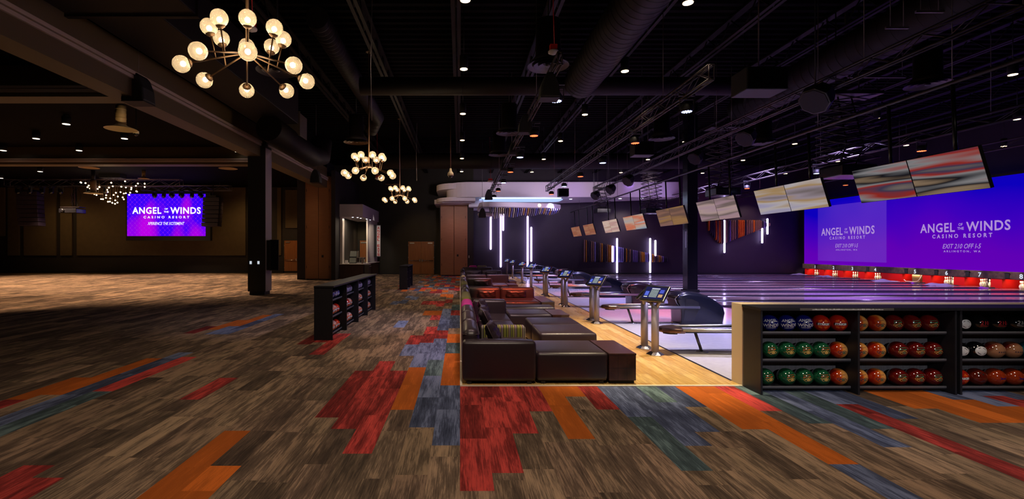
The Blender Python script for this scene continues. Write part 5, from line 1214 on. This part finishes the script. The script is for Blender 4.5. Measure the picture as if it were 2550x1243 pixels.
for q, e in ((0, 420), (3.5, 420), (7, 420), (10.5, 450)): light('soffit_wash', 'SPOT', (q, 25.5, 5.3), e*.9, (.95, .78, .92), (q, 31.5, 6.0), .2, 62, .9)
light('soffit_warm', 'SPOT', (-4.2, 29.5, 5.2), 90, (1, .65, .25), (-1.4, 31.8, 5.5), .2, 60, .9)
light('wall_wash', 'SPOT', (11, 31, 6.3), 150, (.35, .12, 1), (9.5, 36, 2.4), .2, 110, .9)
light('wall_wash', 'SPOT', (20, 31, 6.3), 110, (.8, .15, .4), (19, 36, 2.2), .2, 110, .9)
light('partition_wash', 'SPOT', (-.4, 31.0, 4.7), 60, (1, .45, .25), (-.5, 33.8, 2.2), .1, 80, .9)
light('partition_wash', 'SPOT', (-8.6, 26.0, 6.2), 100, (1, .6, .25), (-8.6, 29.3, 2.2), .1, 70, .9)
light('door_wash', 'SPOT', (-2.9, 32.5, 6.0), 110, (1, .62, .3), (-2.9, 36, 1.5), .1, 70, .9)
light('door_wash', 'SPOT', (-12.7, 34.0, 6.2), 260, (1, .6, .28), (-12.7, 37.9, 1.0), .1, 60, .9)
light('rack_wash', 'SPOT', (4.6, -1.5, 3.6), 520, (1, .95, .95), (5.0, 6.2, .6), .06, 36, .8)  # invented spot behind the camera, added to light the balls
light('walk_rack_wash', 'SPOT', (1.6, 11.0, 4.9), 560, (.72, .66, 1), (-2.6, 12.2, .5), .08, 50, .7)
light('walk_rack_wash', 'SPOT', (1.6, 21.0, 4.9), 200, (.55, .45, 1), (-2.6, 23.2, .5), .08, 40, .7)
# foreground house light on the carpet
light('house_light', 'SPOT', (.8, 2.2, 7.4), 960, (1, .80, .62), (.5, 4.0, 0), .5, 120, 1)
light('house_light', 'SPOT', (7, 2.5, 7.4), 440, (1, .80, .62), (7.5, 4.0, 0), .5, 100, 1)
light('house_light', 'SPOT', (-6, 4.5, 7.2), 400, (1, .76, .60), (-6, 6, 0), .5, 110, 1)
light('house_light', 'SPOT', (-1.5, 12, 7.2), 330, (1, .76, .58), (-1.8, 12, 0), .5, 90, 1)
light('house_light', 'SPOT', (-1.5, 19, 7.2), 330, (1, .76, .58), (-1.8, 20, 0), .5, 80, 1)
light('house_light', 'SPOT', (-3, 27, 7.0), 330, (1, .70, .50), (-3, 28, 0), .5, 90, 1)
# ================================================================ SPEAKERS
def bell(lab, loc, s=1, rz=0, top=8.19):
    t = thing('pendant_speaker', lab, 'speaker', loc)
    x, y, z = loc
    MB().prism([(x-.17*s, z), (x+.17*s, z), (x+.15*s, z+.2*s), (x+.09*s, z+.36*s), (x+.04*s, z+.42*s), (x-.04*s, z+.42*s), (x-.09*s, z+.36*s), (x-.15*s, z+.2*s)], y-.15*s, y+.15*s, 'y').build('cabinet', 'black', t, bevel=.03*s, bseg=3)
    MB().box(x-.16*s, x+.16*s, y-.14*s, y+.14*s, z-.008, z+.01).build('grille', 'duct', t)
    MB().tube([(x, y, z+.4*s), (x, y, top)], .01, 5).build('hanger', 'wire_dim', t)
for i, (px, py, Y) in enumerate([(1367, 248, 9.4), (1308, 332, 13.0), (1281, 386, 16.6), (1257, 426, 20.2), (1217, 497, 29.0)]):
    x, y, z = P(px, py, Y); bell('dark bell shaped speaker hanging under the slim lounge truss, %s' % ordn(i, 5), (x, y, z), 1.15 if i < 4 else 1.4, top=5.3)
x, y, z = P(1201, 542, 28.5); bell('dark bell shaped speaker hanging low before the white canopy', (x, y, z), 1.3)
x, y, z = P(787, 455, 21); bell('dark bell shaped speaker under the bulkhead beside the tan partition', (x, y, z), 1.3)
x, y, z = P(345, 258, 12.0); bell('large dark bell shaped speaker hanging at the ballroom bulkhead', (x, y, z), 1.7)
mat('grille', (.012, .010, .014), .7, spec=.2)
def horn(lab, loc, s, yaw, pitch):
    t = thing('horn_speaker', lab, 'speaker', loc); R = Vector((0, 0, 1)).rotation_difference(Vector((.70, .30, .62)).normalized()).to_matrix().to_4x4()
    b = MB().lathe([(.26*s, -.05*s), (.27*s, .06*s), (.20*s, .27*s), (.10*s, .37*s), (.05*s, .38*s)], (0, 0, 0), 8, sm=False); b.v = [tuple(R @ Vector(q)+Vector(loc)) for q in b.v]; b.build('cabinet', 'black', t, bevel=.02*s)
    b = MB().lathe([(.23*s, -.06*s), (.23*s, -.05*s)], (0, 0, 0), 8, sm=False); b.v = [tuple(R @ Vector(q)+Vector(loc)) for q in b.v]; b.build('grille', 'grille', t)
    MB().tube([loc, (loc[0], loc[1], 8.19)], .012, 6).build('yoke', 'black', t)
for i, (px, py, Y, s) in enumerate([(2030, 250, 9.8, 1.15), (1855, 345, 13.6, 1.0), (1730, 395, 17.5, 1.0), (1562, 452, 21.0, 1.0), (1518, 474, 24.5, 1.0), (1480, 489, 26.5, .95)]):
    horn('dark tilted horn speaker under the foul line truss, %s' % ordn(i, 6), P(px, py, Y), s, -.5, -.75)
for lab, a in (('big black box speaker hanging from the roof above the ball returns', (1860, 1963, 165, 222, 10.2)), ('smaller black box speaker hanging above the ball returns farther back', (1580, 1630, 351, 386, 16.5)), ('flat black box speaker hanging before the white soffit', (1391, 1417, 469, 489, 27))):
    x0, _, z1 = P(a[0], a[2], a[4]); x1, _, z0 = P(a[1], a[3], a[4])
    t = thing('box_speaker', lab, 'speaker', ((x0+x1)/2, a[4], z0)); w = (x1-x0)
    MB().box(x0, x1, a[4], a[4]+w*.7, z0, z1).build('cabinet', 'black', t, bevel=.02); MB().box(x0+.02, x1-.02, a[4]-.01, a[4], z0+.02, z1-.02).build('grille', 'ceil_black', t)
    MB().tube([((x0+x1)/2, a[4]+w*.35, z1-.02), ((x0+x1)/2, a[4]+w*.35, 8.19)], .012, 6).build('hanger', 'wire_dim', t)
# line arrays
def line_array(lab, pxc, top, Y, n, w, face):
    x, _, z = P(pxc, top, Y); t = thing('line_array', lab, 'speaker', (x, Y, z))
    MB().box(x-.35, x+.35, Y-.3, Y+.3, z, z+.12).tube([(x, Y, z+.1), (x, Y, 6.76)], .03, 6).build('fly_bar', 'black', t)
    zz = z; yy = Y; ang = 0
    for i in range(n):
        ang = .02*i*i*.35; hh = .30
        cx = x+face*.06*(i/n)**2*8*.3
        MB().prism([(yy-.32, zz-hh+.01+.02*i*.2), (yy+.28, zz-hh+.01), (yy+.28, zz-.01), (yy-.32, zz-.01)], cx-w, cx+w, 'x').build('cabinet', 'array', t, bevel=.02)
        zz -= hh
mat('array', (.022, .015, .028), .55)
line_array('tall curved line array speaker at the left of the ballroom stage', 76, 478, 33.5, 8, .72, 1)
line_array('dark line array speaker hanging right of the ballroom video screen', 531, 492, 34.5, 7, .58, -1)
# ballroom video screen
Yv = 36.0; x0, _, z1 = P(317, 483, Yv); x1, _, z0 = P(512, 588, Yv)
vs_ = thing('video_screen', 'bright blue and violet video wall on the ballroom stage with white lettering', 'screen', ((x0+x1)/2, Yv, z0))
m = bpy.data.materials.new('video'); m.use_nodes = True; M['video'] = m; n = m.node_tree.nodes; n.clear(); t = NT(m)
e = t.new('ShaderNodeEmission'); o_ = t.new('ShaderNodeOutputMaterial'); t.link(e.outputs[0], o_.inputs[0])
v = t.coord('Object'); sp = t.new('ShaderNodeSeparateXYZ'); t.link(v, sp.inputs[0])
nz = t.noise(t.coord('Object', (.55, 1, .22), (2.4, 0, 0)), 1, 1)
g = t.math('SUBTRACT', nz, t.math('MULTIPLY', sp.outputs[2], .10))
c = t.ramp(g, [(.12, (.03, .0, .95)), (.40, (.05, .0, .95)), (.52, (.33, .0, .8)), (.66, (.5, .0, .8))])
ux = t.math('MULTIPLY', sp.outputs[0], 18); uz = t.math('MULTIPLY', sp.outputs[2], 18)
tr_ = t.math('ABSOLUTE', t.math('ADD', t.math('SINE', t.math('ADD', ux, t.math('MULTIPLY', t.math('SINE', uz), .35))), t.math('SINE', uz)))
c = t.mix(c, (.45, .03, .85), t.math('MULTIPLY', t.math('LESS_THAN', tr_, .22), .30))
t.link(c, e.inputs[0]); e.inputs[1].default_value = 1.0
MB().box(x0, x1, Yv-.02, Yv, z0, z1).build('screen_surface', 'video', vs_)
MB().box(x0-.1, x1+.35, Yv, Yv+.3, z0-.35, z1+.1).build('screen_housing', 'black', vs_)
for q in (.2, .5, .8): MB().tube([(x0+(x1-x0)*q, Yv+.15, z1), (x0+(x1-x0)*q, Yv+.15, 6.76)], .02, 5).build('hanger', 'black', vs_)
xc = (x0+x1)/2+.05; zf = lambda py: 1.8-(py-623)*Yv/1200
mb = MB(); fn = lambda xo, z: (lambda u, v: (xo+u, Yv-.03, z+v))
vf = lambda u, v: (u, Yv-.03, v); xp = lambda q: P(q, 0, Yv)[0]
mb.fit('ANGEL', xp(330), xp(402.5), zf(533), zf(516), vf, .03, 1.12).fit('WINDS', xp(424.5), xp(500.5), zf(533), zf(516), vf, .03, 1.12)
mb.fit('OF', xp(410.3), xp(418.5), zf(522.5), zf(518.5), vf, .04).fit('THE', xp(408.5), xp(420.5), zf(529.8), zf(525.5), vf, .04)
mb.fit('CASINO RESORT', xp(358), xp(472), zf(544), zf(538), vf, .03, 1.75).fit('XPERIENCE THE XCITEMENT', xp(368), xp(460), zf(560.5), zf(553), vf, .01, 1.0, .3).build('lettering', 'txt', vs_)
# hanging projector with its drop column
x, y, z = P(182, 525, 33.5); t = thing('ballroom_projector', 'black projector hung on a tall thin truss drop in the ballroom', 'projector', (x, y, z))
MB().box(x-.6, x+.6, y-.5, y+.4, z-.18, z+.12).build('projector_body', 'black_gloss', t, bevel=.03); MB().lathe([(.12, 0), (.12, .12), (.08, .13)], (x-.3, y-.5, z-.03), 12, ax=(0, -1, 0)).build('lens', 'black_gloss', t)
MB().box(x-.65, x+.65, y-.3, y+.3, z+.2, z+.26).build('cradle', 'truss', t)
b = MB(); 
for s in (-.1, .1): b.tube([(x+s, y, z+.2), (x+s, y, 6.76)], .02, 5)
k = 0; zz = z+.25
while zz < 6.5: b.tube([(x-.1*(1 if k % 2 else -1), y, zz), (x+.1*(1 if k % 2 else -1), y, zz+.22)], .01, 4); zz += .22; k += 1
b.build('drop_column', 'brass', t)
rg = random.Random(8); b = MB()
for q in range(6):
    xx = x+rg.uniform(-.1, .9); b.tube([(xx+rg.uniform(-.2, .2), y-.1, 6.3-i*.1-rg.random()*1.3) for i in range(5)], .012, 4)
b.build('cables', 'black', t)
# moving heads under the ballroom truss
mh = thing('moving_head', 'x', 'stage light', (0, 0, 0)); MB().box(-.16, .16, -.14, .14, .42, .51).box(-.05, .05, -.25, .25, .48, .52).build('base', 'black', mh); MB().box(-.18, -.13, -.05, .05, .1, .45).box(.13, .18, -.05, .05, .1, .45).build('yoke', 'black', mh)
MB().lathe([(.08, -.16), (.13, -.14), (.14, .1), (.08, .2)], (0, 0, .16), 12, ax=(.3, -.2, -1)).build('head', 'black_gloss', mh)
hs = [45, 75, 105, 128, 150, 222, 262, 385, 408, 428, 452, 478, 500]
for i, px in enumerate(hs):
    Y = 33 if px < 300 else 35.3; x, y, z = P(px, 478, Y); z = (6.4-.225 if px < 300 else 6.35-.18)-.52; lab = 'black moving head stage light hung under the ballroom truss, number %s from the left' % ['one', 'two', 'three', 'four', 'five', 'six', 'seven', 'eight', 'nine', 'ten', 'eleven', 'twelve', 'thirteen'][i]
    if i == 0: mh.location = (x, y, z); mh['label'] = lab; mh['group'] = 'moving heads on the ballroom trusses'
    else: dup(mh, (x, y, z), rz=rg.uniform(-1, 1), label=lab, group='moving heads on the ballroom trusses')
# bell diffusers in the ballroom
def bell_diff(lab, px, py, Y, s=1):
    x, y, z = P(px, py, Y); t = thing('bell_diffuser', lab, 'air diffuser', (x, y, z))
    MB().lathe([(.46*s, 0), (.40*s, .03*s), (.20*s, .10*s), (.15*s, .15*s)], (x, y, z), 20, closed=True).build('bell', 'cream_dim', t)
    b = MB().lathe([(.15*s, .14*s), (.15*s, .75*s)], (x, y, z), 16)
    for k in range(4): b.lathe([(.158*s, .2*s+k*.14*s), (.158*s, .215*s+k*.14*s)], (x, y, z), 16, closed=True)
    b.build('duct_drop', 'cream_dim', t); MB().tube([(x, y, z+.7*s), (x, y, 6.76)], .10*s, 10).build('duct_stub', 'black', t)
mat('cream_dim', (.33, .22, .11), .55)
for a in (('bell shaped air diffuser, the largest under the ballroom bulkhead', 301, 322, 15.5, 1.0), ('bell shaped air diffuser at the middle of the ballroom ceiling', 222, 418, 25, 1.0), ('bell shaped air diffuser just left of the dark column', 568, 420, 25, 1.0), ('bell shaped air diffuser in front of the bulb cluster', 232, 482, 30, 1.1), ('small bell shaped air diffuser above the video screen', 358, 445, 30, .7)): bell_diff(*a)
light('diff_spark', 'SPOT', (-9.7, 14.2, 4.8), 70, (1, .72, .35), (-10.9, 15.5, 6.1), .05, 50, .5)
# ================================================================ DUCTS
def duct(lab, pts, r, ribs=.25, m='duct', extra=None):
    t = thing('round_duct', lab, 'duct', pts[0]); MB().tube(pts, r, 24).build('duct_body', m, t); b = MB()
    for i in range(len(pts)-1):
        a, c = Vector(pts[i]), Vector(pts[i+1]); L = (c-a).length; d = (c-a).normalized(); n = int(L/ribs)
        for k in range(1, n): b.lathe([(r*1.004, -.012), (r*1.022, 0), (r*1.004, .012)], a+d*(k*L/n), 24, ax=d, closed=True)
    if b.v: b.build('spiral_seams', m, t)
    return t
duct('big ribbed duct running away from the camera above the lounge', [(3.55, 3.2, 6.75), (3.55, 14.2, 6.75)], .48, .22)
duct('round duct crossing the hall from side to side under the roof', [(-3.0, 14.55, 6.75), (9.3, 14.55, 6.75)], .27, 3)
duct('big ribbed duct running away above the start of the lanes', [(9.9, 4.5, 6.85), (9.9, 17, 6.75)], .48, .3)
duct('slim ribbed duct running away above the middle chandelier', [(-3.42, 11.5, 7.35), (-3.42, 20.0, 7.3), (-3.8, 20.6, 6.9)], .27, .2)
duct('stubby duct beside the bulkhead ending in an elbow', [(-6.55, 16.5, 6.0), (-6.3, 20.3, 5.75), (-6.1, 21.0, 5.9), (-6.1, 21.2, 6.6)], .46, .9)
duct('round duct crossing the hall farther back before the white soffit', [(-4.5, 26, 6.6), (14, 26, 6.6)], .42, 3)
duct('large round duct crossing above the far half of the lanes', [(14, 7.5, 7.0), (24, 9.5, 7.0)], .5, .5)
t = thing('duct_box', 'boxy metal duct transition on the bulkhead side above the stubby duct', 'duct', (-6.4, 18.4, 6.2)); MB().box(-6.75, -6.0, 18.0, 18.9, 6.10, 6.95).build('box_body', 'duct_lit', t, bevel=.01); MB().box(-6.78, -5.97, 17.97, 18.0, 6.07, 6.98).build('flange', 'duct_lit', t)

t = thing('rectangular_duct', 'huge dark rectangular duct along the bulkhead at the upper left', 'duct', (-6.3, 8, 6.3)); MB().box(-7.6, -5.1, 3, 9.4, 6.35, 7.9).build('duct_body', 'duct', t, bevel=.02); MB().box(-7.64, -5.06, 9.3, 9.4, 6.31, 7.94).build('flange', 'duct', t); MB().box(-7.4, -5.9, 9.4, 17.6, 6.4, 7.7).build('duct_body', 'duct', t, bevel=.02)
def ring_diff(lab, px, py, m='diffuser', z=5.9, s=1):
    Y = (z-1.8)*1200/(623-py); x = (px-1145.5)*Y/1200; t = thing('ring_diffuser', lab, 'air diffuser', (x, Y, z))
    b = MB()
    for r in (.46, .33, .21): b.lathe([(r*s, 0), (r*s-.015, .012), (r*s-.10*s, .05)], (x, Y, z), 28, closed=True)
    b.build('rings', m, t); MB().lathe([(0, -.01), (.06*s, 0), (.06*s, .03)], (x, Y, z), 12).build('hub', m, t)
    MB().lathe([(.44*s, .05), (.28*s, .22), (.27*s, 1.0)], (x, Y, z), 20).build('neck', 'duct', t); MB().tube([(x, Y, z+.9), (x, Y, 8.19)], .02, 6).build('hanger', 'black', t)
for a in (('round ring air diffuser under the roof right of the red hanging strobe', 1365, 165), ('round ring air diffuser behind the second bell speaker', 1268, 332), ('small round ring air diffuser behind the fourth bell speaker', 1243, 386), ('round ring air diffuser beside the smaller box speaker', 1648, 346), ('faint round ring air diffuser above the largest monitors', 2310, 212), ('small round ring air diffuser above the third monitor pair', 1902, 357), ('round ring air diffuser behind the top of the nearest chandelier', 690, 178)): ring_diff(*a)
ring_diff('brass lit ring air diffuser over the middle chandelier', 887, 355, 'brass', 5.8); ring_diff('brass lit ring air diffuser over the farthest chandelier', 978, 459, 'brass', 5.8)
# cables, sensors, cameras
def strobe(lab, px, py, Y, s=1):
    x, y, z = P(px, py, Y); t = thing('fire_strobe', lab, 'alarm', (x, y, z))
    MB().lathe([(0, 0), (.03*s, .005), (.10*s, .04), (.105*s, .07), (.09*s, .085)], (x, y, z), 16).build('dome', 'white', t); MB().box(x-.07*s, x+.07*s, y-.05*s, y+.05*s, z+.085, z+.20).build('back_box', 'red_plastic', t)
    MB().tube([(x+.02, y, z+.2), (x+.0, y, z+.9), (x-.03, y, 8.19)], .008, 5).build('conduit', 'red_plastic', t)
strobe('white ceiling strobe on a red box hanging high over the lounge', 1378, 137, 9.5); strobe('white ceiling strobe on a red box behind the nearest chandelier', 626, 80, 9.0); strobe('small white ceiling strobe on a red box before the white soffit', 1221, 454, 27, 1.6); strobe('small white strobe on a red box behind the middle chandelier', 940, 448, 22, 1.1)
x, y, z = P(1122, 440, 21); t = thing('security_camera', 'white dome security camera hanging on a pole over the walkway', 'camera', (x, y, z))
MB().lathe([(0, -.06), (.09, -.02), (.11, .03)], (x, y, z), 16).build('dome', 'black_gloss', t); MB().lathe([(.11, .03), (.135, .05), (.12, .16), (.06, .24), (.04, .36)], (x, y, z), 16).build('housing', 'cream', t); MB().tube([(x, y, z+.34), (x, y, 8.19)], .02, 6).build('pole', 'brass', t)
x, y, z = P(339, 333, 16.5); t = thing('security_camera', 'small white dome camera beside the largest bell diffuser', 'camera', (x, y, z))
MB().sphere((x, y, z), .08, 12, 8).build('dome', 'black_gloss', t); MB().lathe([(.09, 0), (.09, .08), (.02, .12)], (x, y, z), 12).build('housing', 'cream', t); MB().tube([(x, y, z+.1), (x, y, 6.76)], .015, 6).build('pole', 'black', t)
for lab, px, y0, y1, Y in (('thin pale cable hanging from the roof to the middle chandelier area', 926, 30, 300, 12), ('thin cable hanging from the roof behind the middle chandelier', 996, 226, 470, 22), ('thin cable hanging beside the middle chandelier', 1038, 320, 450, 24)):
    x, _, za = P(px, y1, Y); _, _, zb = P(px, y0, Y); t = tag(MB().tube([(x, Y, za), (x-.03, Y, (za+zb)/2), (x+.01, Y, max(zb, 8.12))], .007, 5).build('hanging_cable', 'wire'), lab, 'cable')
# scissor lifts that hold the projectors
def scissor(lab, px, ytop, ybot, Y, w=.8):
    x, _, zt = P(px, ytop, Y); _, _, zb = P(px, ybot, Y); t = thing('scissor_hanger', lab, 'scissor lift', (x, Y, zb)); zt = max(zt, 5.2)
    n = max(5, int((zt-zb)/.20)); b = MB(); h = (zt-zb)/n
    for k in range(n):
        z = zb+k*h
        for dy in (-.25, .25):
            b.tube([(x-w/2, Y+dy, z), (x+w/2, Y+dy, z+h)], .016, 4); b.tube([(x+w/2, Y+dy, z), (x-w/2, Y+dy, z+h)], .016, 4)
        b.tube([(x-w/2, Y-.25, z), (x-w/2, Y+.25, z)], .012, 4); b.tube([(x+w/2, Y-.25, z), (x+w/2, Y+.25, z)], .012, 4)
    b.build('scissor_arms', 'truss', t)
    MB().box(x-w/2-.05, x+w/2+.05, Y-.3, Y+.3, zt-.02, zt+.06).tube([(x-.3, Y, zt), (x-.3, Y, 8.19)], .015, 5).tube([(x+.3, Y, zt), (x+.3, Y, 8.19)], .015, 5).build('top_plate', 'truss', t)
    MB().box(x-.45, x+.45, Y-.4, Y+.4, zb-.28, zb).build('projector_body', 'black_gloss', t, bevel=.03); MB().lathe([(.1, 0), (.1, .12)], (x+.45, Y+.1, zb-.14), 12, ax=(1, 0, 0)).build('lens', 'black_gloss', t)
    MB().tube([(x-.2, Y, zb+.02), (x-.1, Y-.1, zb+.6), (x-.25, Y, zt)], .02, 5).tube([(x+.2, Y, zb+.02), (x+.3, Y-.15, zb+.5), (x+.1, Y, zt)], .02, 5).build('cables', 'black_gloss', t)
scissor('tall scissor lift projector hanger between the second and third monitor pairs', 1800, 320, 470, 17.5, 1.0)
scissor('tall scissor lift projector hanger seen before the right end of the white soffit', 1622, 430, 520, 27, 1.0)
scissor('wide scissor lift projector hanger left of the largest monitors', 2110, 240, 415, 12.5, 1.3)
scissor('small far scissor lift projector hanger before the purple wall', 1500, 470, 520, 31, 1.0)
# horizontal strut channels under the roof at the upper right
for i, (lab, xa, xb, py, Y) in enumerate([('upper pale strut channel near the top right', 2280, 2350, 32, 9.5), ('second pale strut channel near the top right', 2205, 2262, 72, 9.8), ('long pale strut channel above the largest monitors', 2110, 2256, 194, 13.0)]):
    x0, _, z = P(xa, py, Y); x1, _, _ = P(xb, py, Y); t = thing('strut_channel', lab, 'strut', ((x0+x1)/2, Y, z)); MB().box(x0, x1, Y-.02, Y+.02, z, z+.04).build('channel', 'wire_dim', t)
    MB().tube([(x0+.1, Y, z+.03), (x0+.1, Y, 8.19)], .008, 5).tube([(x1-.1, Y, z+.03), (x1-.1, Y, 8.19)], .008, 5).build('rods', 'wire_dim', t)
x, _, z = P(2108, 190, 12.9); t = tag(MB().box(x-.04, x+.04, 12.88, 12.92, z, 8.19).build('perforated_post', 'wire_dim'), 'upright perforated strut post above the scissor lift', 'strut')
